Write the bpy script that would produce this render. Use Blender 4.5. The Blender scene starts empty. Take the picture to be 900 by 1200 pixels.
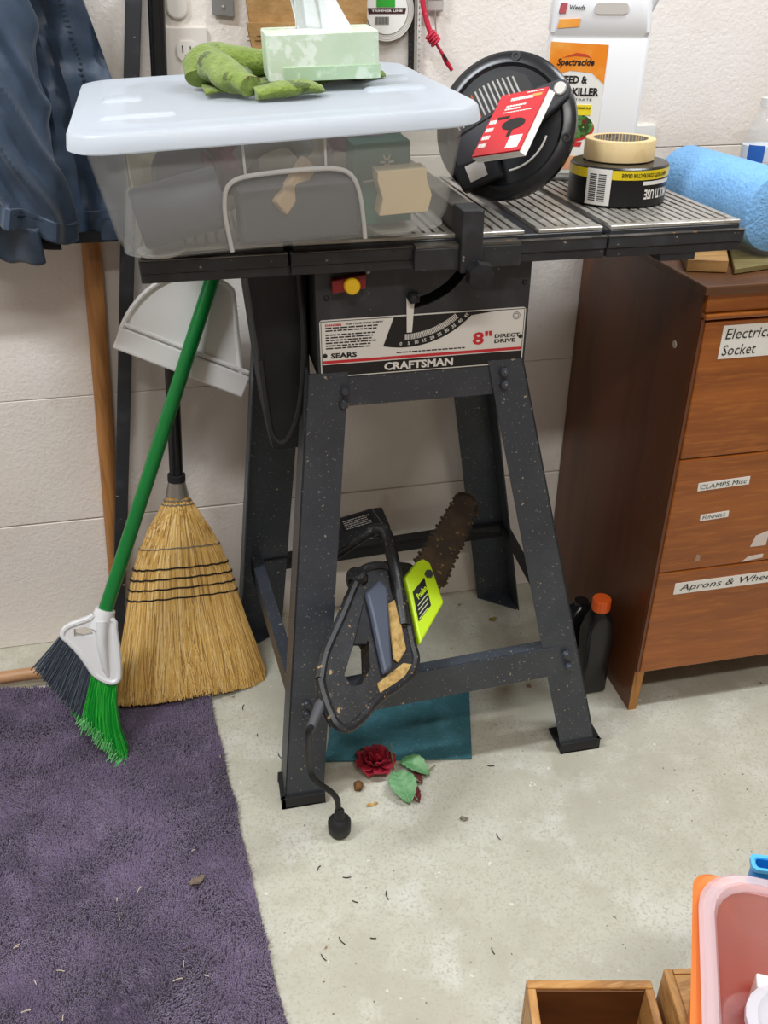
import bpy, bmesh, math, random
from math import sin, cos, pi, radians, sqrt, atan2
from mathutils import Vector, Matrix, noise as mnoise

V = Vector
scene = bpy.context.scene
C = scene.collection
random.seed(7)

# ---------------------------------------------------------------- camera
yaw, pitch = radians(11.8), radians(30.56)
R_ = V((cos(yaw), -sin(yaw), 0))
F0 = V((sin(yaw), cos(yaw), 0))
F_ = F0 * cos(pitch) + V((0, 0, -sin(pitch)))
U_ = R_.cross(F_)
cd = bpy.data.cameras.new('camera')
cam = bpy.data.objects.new('camera', cd)
C.objects.link(cam)
cd.sensor_fit = 'VERTICAL'
cd.sensor_height = 36.0
cd.sensor_width = 27.0
cd.lens = 31.5
cd.clip_start = 0.02
cam.matrix_world = Matrix(((R_.x, U_.x, -F_.x, 0), (R_.y, U_.y, -F_.y, 0), (R_.z, U_.z, -F_.z, 1.2), (0, 0, 0, 1)))
scene.camera = cam

# ---------------------------------------------------------------- world, lights, exposure
w = bpy.data.worlds.new('world')
scene.world = w
w.use_nodes = True
w.node_tree.nodes['Background'].inputs[0].default_value = (1.0, 0.82, 0.66, 1)
w.node_tree.nodes['Background'].inputs[1].default_value = 0.24


def area(name, loc, target, sx, sy, power, col):
    ld = bpy.data.lights.new(name, 'AREA')
    ld.shape = 'RECTANGLE'
    ld.size, ld.size_y = sx, sy
    ld.energy = power
    ld.color = col
    o = bpy.data.objects.new(name, ld)
    C.objects.link(o)
    o.location = loc
    o.rotation_euler = (V(target) - V(loc)).to_track_quat('-Z', 'Y').to_euler()
    return o


# ceiling tube fixtures of the garage: one row over the work area, one further into the room
area('ceiling_lamp_left', (-0.95, 0.75, 2.45), (-0.95, 0.76, 0), 0.9, 0.10, 35, (0.90, 0.95, 1.0))
area('ceiling_lamp_right', (1.15, 0.85, 2.45), (1.15, 0.86, 0), 0.9, 0.10, 24, (0.90, 0.95, 1.0))
area('ceiling_lamp_room', (0.1, -0.45, 2.45), (0.1, -0.44, 0), 1.2, 0.16, 27, (1.0, 0.98, 0.94))
vs = scene.view_settings
vs.view_transform = 'Standard'
vs.look = 'None'
vs.exposure = 0.12
vs.gamma = 1.0
vs.use_curve_mapping = False

# ---------------------------------------------------------------- materials
MATS = {}


def lin(h):
    h = h.lstrip('#')
    r = []
    for i in (0, 2, 4):
        c = int(h[i:i + 2], 16) / 255
        r.append(c / 12.92 if c <= 0.04045 else ((c + 0.055) / 1.055) ** 2.4)
    return (r[0], r[1], r[2], 1)


def mat(name, col, rough=0.5, metal=0.0, var=None, bump=None, specks=(), stretch=(1, 1, 1), spec=0.5, sheen=0, coat=0):
    """var=(scale, colour, lo, hi); bump=(scale, strength, detail); specks=[(scale, threshold, colour)]"""
    if name in MATS:
        return MATS[name]
    m = bpy.data.materials.new(name)
    m.use_nodes = True
    nt = m.node_tree
    N, Lk = nt.nodes, nt.links
    b = N['Principled BSDF']
    b.inputs['Roughness'].default_value = rough
    b.inputs['Metallic'].default_value = metal
    b.inputs['Specular IOR Level'].default_value = spec
    if sheen:
        b.inputs['Sheen Weight'].default_value = sheen
    if coat:
        b.inputs['Coat Weight'].default_value = coat
    tc = N.new('ShaderNodeTexCoord')
    mp = N.new('ShaderNodeMapping')
    mp.inputs['Scale'].default_value = stretch
    Lk.new(tc.outputs['Object'], mp.inputs['Vector'])
    cur = None

    def noise(sc, det=4, rgh=0.6):
        n = N.new('ShaderNodeTexNoise')
        n.inputs['Scale'].default_value = sc
        n.inputs['Detail'].default_value = det
        n.inputs['Roughness'].default_value = rgh
        Lk.new(mp.outputs['Vector'], n.inputs['Vector'])
        return n

    def ramp(src, lo, hi):
        r = N.new('ShaderNodeMapRange')
        r.inputs['From Min'].default_value = lo
        r.inputs['From Max'].default_value = hi
        Lk.new(src, r.inputs['Value'])
        return r.outputs['Result']

    def mix(fac, a, bcol):
        x = N.new('ShaderNodeMix')
        x.data_type = 'RGBA'
        Lk.new(fac, x.inputs['Factor'])
        if isinstance(a, tuple):
            x.inputs['A'].default_value = a
        else:
            Lk.new(a, x.inputs['A'])
        x.inputs['B'].default_value = bcol
        return x.outputs['Result']
    col = lin(col) if isinstance(col, str) else col
    cur = col
    vlist = var if isinstance(var, list) else ([var] if var else [])
    for (sc, c2, lo, hi) in vlist:
        cur = mix(ramp(noise(sc).outputs['Fac'], lo, hi), cur, lin(c2))
    for (sc, th, c2) in specks:
        cur = mix(ramp(noise(sc, 2, 0.5).outputs['Fac'], th, th + 0.03), cur, lin(c2))
    if isinstance(cur, tuple):
        b.inputs['Base Color'].default_value = cur
    else:
        Lk.new(cur, b.inputs['Base Color'])
    if bump:
        n = noise(bump[0], bump[2] if len(bump) > 2 else 4)
        bp = N.new('ShaderNodeBump')
        bp.inputs['Strength'].default_value = bump[1]
        bp.inputs['Distance'].default_value = bump[3] if len(bump) > 3 else 0.004
        Lk.new(n.outputs['Fac'], bp.inputs['Height'])
        Lk.new(bp.outputs['Normal'], b.inputs['Normal'])
    MATS[name] = m
    return m


def clear_mat(name, col, alpha, rough=0.25, tint='#ffffff', bumpv=None):
    """thin see-through plastic: part of the light passes straight, the rest meets a milky surface"""
    if name in MATS:
        return MATS[name]
    m = bpy.data.materials.new(name)
    m.use_nodes = True
    nt = m.node_tree
    b = nt.nodes['Principled BSDF']
    b.inputs['Base Color'].default_value = lin(col)
    b.inputs['Roughness'].default_value = rough
    t = nt.nodes.new('ShaderNodeBsdfTransparent')
    t.inputs[0].default_value = lin(tint)
    x = nt.nodes.new('ShaderNodeMixShader')
    x.inputs[0].default_value = alpha
    nt.links.new(t.outputs[0], x.inputs[1])
    nt.links.new(b.outputs[0], x.inputs[2])
    nt.links.new(x.outputs[0], nt.nodes['Material Output'].inputs[0])
    MATS[name] = m
    return m


# ---------------------------------------------------------------- geometry helpers
ROOTM = {}


class MB:
    def __init__(s):
        s.v, s.f = [], []

    def add(s, verts, faces):
        o = len(s.v)
        s.v += [V(p) for p in verts]
        s.f += [tuple(i + o for i in f) for f in faces]
        return s

    def box(s, x0, x1, y0, y1, z0, z1):
        return s.add([(x0, y0, z0), (x1, y0, z0), (x1, y1, z0), (x0, y1, z0), (x0, y0, z1), (x1, y0, z1), (x1, y1, z1), (x0, y1, z1)],
                     [(3, 2, 1, 0), (4, 5, 6, 7), (0, 1, 5, 4), (1, 2, 6, 5), (2, 3, 7, 6), (3, 0, 4, 7)])

    def hexa(s, lo, hi):
        return s.add(list(lo) + list(hi), [(3, 2, 1, 0), (4, 5, 6, 7), (0, 1, 5, 4), (1, 2, 6, 5), (2, 3, 7, 6), (3, 0, 4, 7)])

    def beam(s, a, b, w, h, up=(0, 0, 1)):
        """rectangular bar a->b, w across, h along up"""
        a, b = V(a), V(b)
        d = (b - a).normalized()
        x = d.cross(V(up)).normalized()
        y = x.cross(d).normalized()
        q = [(-1, -1), (1, -1), (1, 1), (-1, 1)]
        return s.hexa([a + x * i * w / 2 + y * j * h / 2 for i, j in q], [b + x * i * w / 2 + y * j * h / 2 for i, j in q])

    def prism(s, poly, o, u, v, d0, d1):
        """polygon in plane (o,u,v), extruded along n = u x v from d0 to d1"""
        o, u, v = V(o), V(u), V(v)
        n = u.cross(v).normalized()
        k = len(poly)
        area2 = sum(poly[i][0] * poly[(i + 1) % k][1] - poly[(i + 1) % k][0] * poly[i][1] for i in range(k))
        if area2 < 0:
            poly = poly[::-1]
        lo = [o + u * p[0] + v * p[1] + n * d0 for p in poly]
        hi = [o + u * p[0] + v * p[1] + n * d1 for p in poly]
        return s.add(lo + hi, [tuple(range(k - 1, -1, -1)), tuple(range(k, 2 * k))] + [(i, (i + 1) % k, (i + 1) % k + k, i + k) for i in range(k)])

    def holed(s, poly, holes, o, u, v, d0, d1):
        o, u, v = V(o), V(u), V(v)
        n = u.cross(v).normalized()
        bm = bmesh.new()
        loops = [poly] + holes
        for lp in loops:
            vv = [bm.verts.new((p[0], p[1], 0)) for p in lp]
            for i in range(len(vv)):
                bm.edges.new((vv[i], vv[(i + 1) % len(vv)]))
        bmesh.ops.triangle_fill(bm, edges=bm.edges[:], use_beauty=True, normal=(0, 0, 1))
        bm.verts.index_update()
        pts = [p.co.copy() for p in bm.verts]
        tris = [[q.index for q in f.verts] for f in bm.faces]
        bm.free()
        k = len(pts)
        lo = [o + u * p.x + v * p.y + n * d0 for p in pts]
        hi = [o + u * p.x + v * p.y + n * d1 for p in pts]
        fs = []
        for t in tris:
            a, b, c = (pts[i] for i in t)
            if (b - a).cross(c - a).z < 0:
                t = t[::-1]
            fs.append(tuple(i + k for i in t))
            fs.append(tuple(t[::-1]))
        st = 0
        for li, lp in enumerate(loops):
            m = len(lp)
            a2 = sum(lp[i][0] * lp[(i + 1) % m][1] - lp[(i + 1) % m][0] * lp[i][1] for i in range(m))
            fwd = (a2 > 0) == (li == 0)
            for i in range(m):
                a, b = st + i, st + (i + 1) % m
                fs.append((a, b, b + k, a + k) if fwd else (b, a, a + k, b + k))
            st += m
        return s.add(lo + hi, fs)

    def tube(s, path, rad, n=10, caps=True, squash=None, up=(0, 0, 1)):
        """tube along path; rad number or list; squash=(w,h) factors in the frame"""
        path = [V(p) for p in path]
        k = len(path)
        if not hasattr(rad, '__len__'):
            rad = [rad] * k
        vs_ = []
        px = None
        for i in range(k):
            d = (path[min(i + 1, k - 1)] - path[max(i - 1, 0)]).normalized()
            if px is None:
                upv = V(up)
                if abs(d.dot(upv.normalized())) > 0.95:
                    upv = V((1, 0, 0))
                x = d.cross(upv).normalized()
            else:
                x = (px - d * px.dot(d)).normalized()
            px = x
            y = d.cross(x).normalized()
            sq = squash if squash else (1, 1)
            for j in range(n):
                a = 2 * pi * j / n
                vs_.append(path[i] + (x * cos(a) * sq[0] + y * sin(a) * sq[1]) * rad[i])
        fs = []
        for i in range(k - 1):
            for j in range(n):
                a, b = i * n + j, i * n + (j + 1) % n
                fs.append((a, b, b + n, a + n))
        if caps:
            fs.append(tuple(range(n - 1, -1, -1)))
            fs.append(tuple((k - 1) * n + j for j in range(n)))
        return s.add(vs_, fs)

    def lathe(s, prof, o=(0, 0, 0), axis=(0, 0, 1), n=32, closed=False, xref=None):
        """profile [(r,h)]: outside going up"""
        o = V(o)
        a = V(axis).normalized()
        x = V(xref) if xref else (V((1, 0, 0)) if abs(a.x) < 0.9 else V((0, 1, 0)))
        x = (x - a * x.dot(a)).normalized()
        y = a.cross(x)
        k = len(prof)
        vs_ = [o + a * h + (x * cos(2 * pi * j / n) + y * sin(2 * pi * j / n)) * r for r, h in prof for j in range(n)]
        fs = []
        rng = k if closed else k - 1
        for i in range(rng):
            i2 = (i + 1) % k
            for j in range(n):
                fs.append((i * n + j, i * n + (j + 1) % n, i2 * n + (j + 1) % n, i2 * n + j))
        if not closed:
            if prof[0][0] > 1e-6:
                fs.append(tuple(range(n - 1, -1, -1)))
            if prof[-1][0] > 1e-6:
                fs.append(tuple((k - 1) * n + j for j in range(n)))
        return s.add(vs_, fs)

    def grid(s, fn, nu, nv, wrap=False):
        vs_ = [fn(i / (nu if wrap else nu - 1), j / (nv - 1)) for j in range(nv) for i in range(nu)]
        fs = []
        for j in range(nv - 1):
            for i in range(nu if wrap else nu - 1):
                i2 = (i + 1) % nu
                fs.append((j * nu + i, j * nu + i2, (j + 1) * nu + i2, (j + 1) * nu + i))
        return s.add(vs_, fs)

    def loft(s, rings, caps=True):
        n = len(rings[0])
        vs_ = [p for r in rings for p in r]
        fs = []
        for i in range(len(rings) - 1):
            for j in range(n):
                fs.append((i * n + j, i * n + (j + 1) % n, (i + 1) * n + (j + 1) % n, (i + 1) * n + j))
        if caps:
            fs.append(tuple(range(n - 1, -1, -1)))
            fs.append(tuple((len(rings) - 1) * n + j for j in range(n)))
        return s.add(vs_, fs)

    def build(s, name, m, parent=None, smooth=False, bevel=0, seg=2, solid=0, label=None, kind=None, M=None):
        vs_ = s.v
        if M is not None:
            vs_ = [M @ p for p in vs_]
        origin = None
        if parent is None:
            lo = [min(p[i] for p in vs_) for i in range(3)]
            hi = [max(p[i] for p in vs_) for i in range(3)]
            origin = V(((lo[0] + hi[0]) / 2, (lo[1] + hi[1]) / 2, lo[2]))
            RM = Matrix.Translation(origin)
        else:
            RM = ROOTM[parent.name]
        inv = RM.inverted()
        me = bpy.data.meshes.new(name)
        me.from_pydata([inv @ p for p in vs_], [], s.f)
        bm = bmesh.new()
        bm.from_mesh(me)
        if bevel:
            bmesh.ops.remove_doubles(bm, verts=bm.verts[:], dist=1e-6)
            ed = [e for e in bm.edges if len(e.link_faces) == 2 and e.calc_face_angle(0) > 0.5]
            bmesh.ops.bevel(bm, geom=ed, offset=bevel, segments=seg, affect='EDGES', profile=0.5, clamp_overlap=True)
        bm.to_mesh(me)
        bm.free()
        me.validate()
        if smooth:
            me.shade_smooth()
            try:
                me.set_sharp_from_angle(angle=radians(40))
            except Exception:
                pass
        me.materials.append(m)
        o = bpy.data.objects.new(name, me)
        C.objects.link(o)
        if parent is not None:
            o.parent = parent
        else:
            o.location = origin
        ROOTM[o.name] = RM
        if solid:
            md = o.modifiers.new('thick', 'SOLIDIFY')
            md.thickness = solid
            md.offset = 0
        if label:
            o['label'] = label
        if kind:
            o['kind'] = kind
        return o


def tag(o, label, cat, group=None):
    o['label'] = label
    o['category'] = cat
    if group:
        o['group'] = group
    return o


def thing(name, label, cat, loc, group=None):
    o = bpy.data.objects.new(name, None)
    o.empty_display_size = 0.05
    C.objects.link(o)
    o.location = loc
    ROOTM[o.name] = Matrix.Translation(V(loc))
    return tag(o, label, cat, group)


def text(name, body, o, u, v, height, m, parent, width=None, bold=0.0, shear=0.0, align='C', eps=0.0004, label=None, kind=None, depth=0.0003):
    """flat lettering on plane (o,u,v): o is the centre (C) or left-middle (L) of the word"""
    cu = bpy.data.curves.new(name, 'FONT')
    cu.body = body
    cu.size = 1
    cu.offset = bold
    cu.shear = shear
    cu.resolution_u = 2
    to = bpy.data.objects.new('tmp_text', cu)
    me = bpy.data.meshes.new_from_object(to)
    bpy.data.objects.remove(to)
    bpy.data.curves.remove(cu)
    xs = [p.co.x for p in me.vertices]
    ys = [p.co.y for p in me.vertices]
    x0, x1, y0, y1 = min(xs), max(xs), min(ys), max(ys)
    sy = height / (y1 - y0)
    sx = width / (x1 - x0) if width else sy
    o, u, v = V(o), V(u).normalized(), V(v).normalized()
    n = u.cross(v)
    mb = MB()
    cx = (x0 + x1) / 2 if align == 'C' else x0
    vs_ = [o + u * (p.co.x - cx) * sx + v * (p.co.y - (y0 + y1) / 2) * sy + n * eps for p in me.vertices]
    fs = [tuple(p.vertices) for p in me.polygons]
    mb.add(vs_, fs)
    bpy.data.meshes.remove(me)
    return mb.build(name, m, parent, label=label, kind=kind)


def nz(x, y, z=0.0, s=1.0):
    return mnoise.noise(V((x * s, y * s, z * s)))


def catmull(pts, k=6):
    pts = [V(p) for p in pts]
    out = []
    for i in range(len(pts) - 1):
        p0, p1, p2, p3 = pts[max(i - 1, 0)], pts[i], pts[i + 1], pts[min(i + 2, len(pts) - 1)]
        for j in range(k):
            t = j / k
            out.append(0.5 * ((2 * p1) + (p2 - p0) * t + (2 * p0 - 5 * p1 + 4 * p2 - p3) * t * t + (3 * p1 - p0 - 3 * p2 + p3) * t ** 3))
    out.append(pts[-1])
    return out


def rrect(x0, x1, y0, y1, r, n=5):
    p = []
    for cx, cy, a0 in ((x1 - r, y1 - r, 0), (x0 + r, y1 - r, 90), (x0 + r, y0 + r, 180), (x1 - r, y0 + r, 270)):
        for i in range(n + 1):
            a = radians(a0 + 90 * i / n)
            p.append((cx + r * cos(a), cy + r * sin(a)))
    return p


def circ(cx, cy, r, n=16):
    return [(cx + r * cos(2 * pi * i / n), cy + r * sin(2 * pi * i / n)) for i in range(n)]


X, Y, Z = V((1, 0, 0)), V((0, 1, 0)), V((0, 0, 1))

# shared materials
m_wall = mat('painted_block', '#f0e9e2', 0.75, var=[(3.0, '#e6dccf', 0.45, 0.8), (14, '#dccfbe', 0.62, 0.8)], bump=(150, 0.45, 4, 0.003))
m_mortar = mat('painted_joint', '#cfc8bd', 0.9)
m_floor = mat('concrete', '#c6c4b4', 0.6, var=[(2.4, '#a8a493', 0.45, 0.68), (11, '#d2d1c5', 0.5, 0.7), (34, '#b9b4a2', 0.55, 0.75), (230, '#b3ae9c', 0.5, 0.68)],
              specks=((120, 0.735, '#6d675a'), (34, 0.76, '#8a7152'), (70, 0.74, '#dcdacf')), bump=(60, 0.22, 6, 0.003))
m_black = mat('black_paint', '#2b2c30', 0.45, var=(30, '#3c3e43', 0.5, 0.75), specks=((150, 0.72, '#8d8678'),))
m_steel = mat('grey_blue_paint', '#373c44', 0.42, var=[(12, '#434850', 0.45, 0.75)], specks=((130, 0.71, '#a59c88'), (300, 0.68, '#8f8a80')))
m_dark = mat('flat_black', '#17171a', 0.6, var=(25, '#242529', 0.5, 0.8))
m_rubber = mat('black_rubber', '#1a1a1c', 0.6)
m_cast = mat('cast_aluminium_worn', '#5b5753', 0.42, 0.5, var=[(20, '#8b8780', 0.45, 0.7), (60, '#2d2a28', 0.55, 0.75)], specks=((90, 0.70, '#a8845c'),))
m_rib = mat('rib_metal', '#a5a19a', 0.4, 0.45, var=[(15, '#c6c2ba', 0.5, 0.7), (40, '#6b5a48', 0.56, 0.72)])
m_white = mat('white_print', '#e4e1dc', 0.5)
m_ink = mat('black_print', '#131314', 0.5)
m_red = mat('red_print', '#c92a32', 0.5)
m_paper = mat('white_paper', '#ecebe6', 0.8)

# ================================================================ SETTING
fl = MB().box(-3.0, 3.2, -1.6, 1.75, -0.08, 0.0).build('floor', m_floor)
fl['kind'] = 'structure'

wl = MB().box(-3.0, 3.2, 1.6075, 1.75, 0.0, 2.6).build('wall_back', m_mortar)
wl['kind'] = 'structure'
zs = [0.0, 0.289, 0.548, 0.942, 1.19, 1.40, 1.60, 1.80, 2.0, 2.2, 2.4, 2.6]
for i in range(len(zs) - 1):
    g0, g1 = (0.0014 if z_ == 0.289 else 0.0005 for z_ in (zs[i], zs[i + 1]))
    MB().box(-3.0, 3.2, 1.6030, 1.615, zs[i] + g0, zs[i + 1] - g1).build('block_course', m_wall, wl, bevel=0.0012, seg=1)
# a few fine cracks of grit where the wall meets the floor
rr = random.Random(5)

# ================================================================ TABLE SAW
saw = thing('table_saw', 'black benchtop table saw on splayed grey steel stand', 'table saw', (0.325, 1.31, 0))
ZT, ZB = 0.932, 0.893
secs = [(-0.066, 0.1085), (0.1115, 0.5185), (0.5215, 0.712)]
slot = (0.409, 0.427)
rib_mesh = {}
for k, (a, b) in enumerate(secs):
    m = MB()
    # front rail in three steps, body behind
    m.box(a, b, 1.086, 1.100, ZB, ZB + 0.012)
    m.box(a, b, 1.082, 1.100, ZB + 0.0125, ZB + 0.0275)
    m.box(a + 0.004, b - 0.004, 1.090, 1.47, ZB + 0.027, ZT - 0.005)
    m.box(a + 0.002, a + 0.010, 1.10, 1.47, ZB, ZT - 0.006)
    m.box(b - 0.010, b - 0.002, 1.10, 1.47, ZB, ZT - 0.006)
    m.box(a, b, 1.455, 1.47, ZB, ZT - 0.002)
    led = MB().box(a, b, 1.0815, 1.0905, ZB + 0.0272, ZB + 0.0282)
    led.box(a, b, 1.0855, 1.0900, ZB + 0.0116, ZB + 0.0128)
    tt = m.build(['table_wing', 'table_top', 'table_wing'][k], m_black, saw, bevel=0.0012, seg=1)
    led.build('worn_ledge', m_cast, tt)
    # bright front strip, then ribs running to the back
    spans = [(a + 0.004, b - 0.004)] if k != 1 else [(a + 0.004, slot[0]), (slot[1], b - 0.004)]
    for (s0, s1) in spans:
        MB().box(s0, s1, 1.0905, 1.104, ZT - 0.0052, ZT).build('edge_strip', m_rib, tt, bevel=0.001, seg=1)
        n = max(2, int((s1 - s0) / 0.0125))
        p = (s1 - s0) / n
        for i in range(n):
            x0 = s0 + i * p + 0.0022
            MB().box(x0, x0 + p - 0.0044, 1.104, 1.468, ZT - 0.0052, ZT).build('rib', m_rib, tt)
MB().box(0.60, 0.65, 1.09, 1.12, ZB - 0.010, ZB).build('wing_bracket', m_black, saw)
MB().box(0.10, 0.155, 1.13, 1.2, ZB - 0.012, ZB).build('wing_bracket', m_black, saw)

# cabinet: front panel with the curved bevel slot cut through it
PY = 1.120
arc_c = (0.262, 0.930)
outer, inner = [], []
for i in range(13):
    a = radians(-88 + 60 * i / 12)
    outer.append((arc_c[0] + 0.0985 * cos(a), arc_c[1] + 0.0985 * sin(a)))
    inner.append((arc_c[0] + 0.0845 * cos(a), arc_c[1] + 0.0845 * sin(a)))
hole = outer + inner[::-1]
cab = MB().holed([(0.144, 0.743), (0.432, 0.743), (0.432, 0.893), (0.144, 0.893)], [hole], (0, PY, 0), X, Z, 0.0, 0.004).build('front_panel', m_black, saw)
m = MB()
m.box(0.144, 0.148, PY, 1.45, 0.743, 0.893)
m.box(0.428, 0.432, PY, 1.45, 0.743, 0.893)
m.box(0.144, 0.432, 1.446, 1.45, 0.743, 0.893)
m.build('cabinet', m_dark, saw)
MB().box(0.20, 0.42, 1.20, 1.42, 0.66, 0.885).build('blade_housing', m_dark, saw, bevel=0.01)
# name plate
pl = MB().prism(rrect(0.1475, 0.4285, 0.7455, 0.8245, 0.004), (0, PY - 0.004, 0), X, Z, 0, 0.0012).build('name_plate', m_white, cab, label='printed silver and black name plate')
PO = PY - 0.0052
m = MB()
for (a, b, c_, d) in ((0.149, 0.427, 0.747, 0.7635), (0.149, 0.1498, 0.747, 0.823), (0.4262, 0.427, 0.747, 0.823), (0.149, 0.427, 0.8222, 0.823)):
    m.box(a, b, PO - 0.0003, PO, c_, d)
m.build('black_band', m_ink, cab)
MB().box(0.150, 0.426, PO - 0.0003, PO, 0.7650, 0.7690).build('red_stripe', m_red, cab)
text('lettering', 'CRAFTSMAN', (0.281, PO, 0.7553), X, Z, 0.0115, m_white, cab, width=0.096, bold=0.035, eps=0.0006)
text('lettering', 'SEARS', (0.1785, PO, 0.7755), X, Z, 0.0072, m_ink, cab, width=0.035, bold=0.04)
text('lettering', '8"', (0.369, PO, 0.7855), X, Z, 0.0185, m_red, cab, width=0.027, bold=0.025)
text('lettering', 'DIRECT', (0.4045, PO, 0.7868), X, Z, 0.0055, m_ink, cab, width=0.036, bold=0.03)
text('lettering', 'DRIVE', (0.4015, PO, 0.7795), X, Z, 0.0055, m_ink, cab, width=0.030, bold=0.03)
# bevel scale: dark sector, ticks and degrees
sc = (0.262, 0.905)


def sp(r, a):
    a = radians(a)
    return (sc[0] + r * cos(a), sc[1] + r * sin(a))


poly = [sp(0.125, -104 + 60 * i / 16) for i in range(17)] + [(0.394, 0.8225), (0.246, 0.8225)]
poly = [(max(min(p[0], 0.394), 0.2), min(p[1], 0.8225)) for p in poly]
MB().prism(poly, (0, PO, 0), X, Z, 0, 0.0003).build('bevel_scale', m_ink, cab)
m = MB()
for i in range(46):
    a = -90 + i * 47 / 45.0
    p0, p1 = sp(0.1065, a), sp(0.1145, a)
    if p1[1] < 0.823 and p0[1] < 0.823:
        d = V((p1[0] - p0[0], 0, p1[1] - p0[1])).normalized()
        q = V((d.z, 0, -d.x)) * 0.0006
        m.add([V((p0[0], PO - 0.0006, p0[1])) - q, V((p0[0], PO - 0.0006, p0[1])) + q, V((p1[0], PO - 0.0006, p1[1])) + q, V((p1[0], PO - 0.0006, p1[1])) - q], [(0, 1, 2, 3)])
m.build('scale_ticks', m_white, cab)
for i, s_ in enumerate(['0', '5', '10', '15', '20', '25', '30', '35', '40', '45']):
    a = -93 + i * 5.2
    p = sp(0.1195, a)
    if p[1] < 0.82:
        ra = radians(a + 90)
        text('numeral', s_, (p[0], PO, p[1]), (cos(ra), 0, sin(ra)), (-sin(ra), 0, cos(ra)), 0.0048, m_white, cab, eps=0.0006, bold=0.02)
# warning block
text('lettering', 'DANGER', (0.166, PO, 0.8175), X, Z, 0.0028, m_red, cab, width=0.022, bold=0.05)
text('lettering', 'FOR YOUR OWN SAFETY', (0.207, PO, 0.8178), X, Z, 0.0026, m_ink, cab, width=0.050, bold=0.03)
m = MB()
for i in range(8):
    z = 0.8128 - i * 0.0037 - (0.002 if i > 1 else 0)
    x = 0.155
    xe = 0.232 - i * 0.0012 - rr.random() * 0.012
    while x < xe:
        l = rr.uniform(0.003, 0.010)
        m.box(x, min(x + l, xe), PO - 0.0003, PO, z, z + 0.0017)
        x += l + 0.0014
m.build('fine_print', m_ink, cab)
m = MB()
x = 0.250
while x < 0.345:
    l = rr.uniform(0.003, 0.008)
    m.box(x, x + l, PO - 0.0003, PO, 0.7727, 0.7743)
    x += l + 0.0013
m.build('fine_print', m_ink, cab)
m = MB()
m.holed(circ(0.4155, 0.8135, 0.0052, 18), [circ(0.4155, 0.8135, 0.0046, 18)], (0, PO, 0), X, Z, 0, 0.0003)
m.holed(circ(0.4155, 0.8135, 0.0032, 14), [circ(0.4155, 0.8135, 0.0026, 14)], (0, PO, 0), X, Z, 0, 0.0003)
m.build('approval_mark', m_ink, cab)
for (x, z) in ((0.1535, 0.776), (0.4235, 0.784), (0.372, 0.756), (0.158, 0.853), (0.424, 0.858), (0.212, 0.8845)):
    MB().lathe([(0.0034, 0), (0.0034, 0.001), (0.0022, 0.0024), (0, 0.003)], (x, PY - 0.004, z), (0, -1, 0), 12).build('screw', m_dark if x != 0.212 else m_rib, cab, smooth=True)
# bevel pointer
MB().prism([(0.2625, 0.8475), (0.2735, 0.8475), (0.2705, 0.801), (0.2635, 0.801)], (0, PY - 0.0062, 0), X, Z, 0, 0.0008).build('bevel_pointer', m_white, cab)
m = MB().lathe([(0.0075, 0), (0.0075, 0.010), (0.005, 0.014), (0, 0.0145)], (0.270, PY - 0.004, 0.848), (0, -1, 0), 6)
m.box(0.2705, 0.279, PY - 0.012, PY - 0.004, 0.842, 0.853)
m.build('lock_bolt', m_dark, cab, bevel=0.001)
# switch
m = MB().hexa([V((0.164, PY - 0.018, 0.862)), V((0.207, PY - 0.018, 0.866)), V((0.207, PY - 0.004, 0.866)), V((0.164, PY - 0.004, 0.862))],
              [V((0.164, PY - 0.018, 0.879)), V((0.208, PY - 0.018, 0.885)), V((0.208, PY - 0.004, 0.885)), V((0.164, PY - 0.004, 0.879))])
sw = m.build('switch_housing', mat('maroon_plastic', '#7c1518', 0.4), cab, bevel=0.002)
MB().lathe([(0.0105, 0), (0.0105, 0.006), (0.009, 0.008), (0, 0.009)], (0.1885, PY - 0.018, 0.8715), (0, -1, 0.1), 20).build('switch_key', mat('yellow_plastic', '#e6b91c', 0.4), cab, smooth=True)

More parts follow.
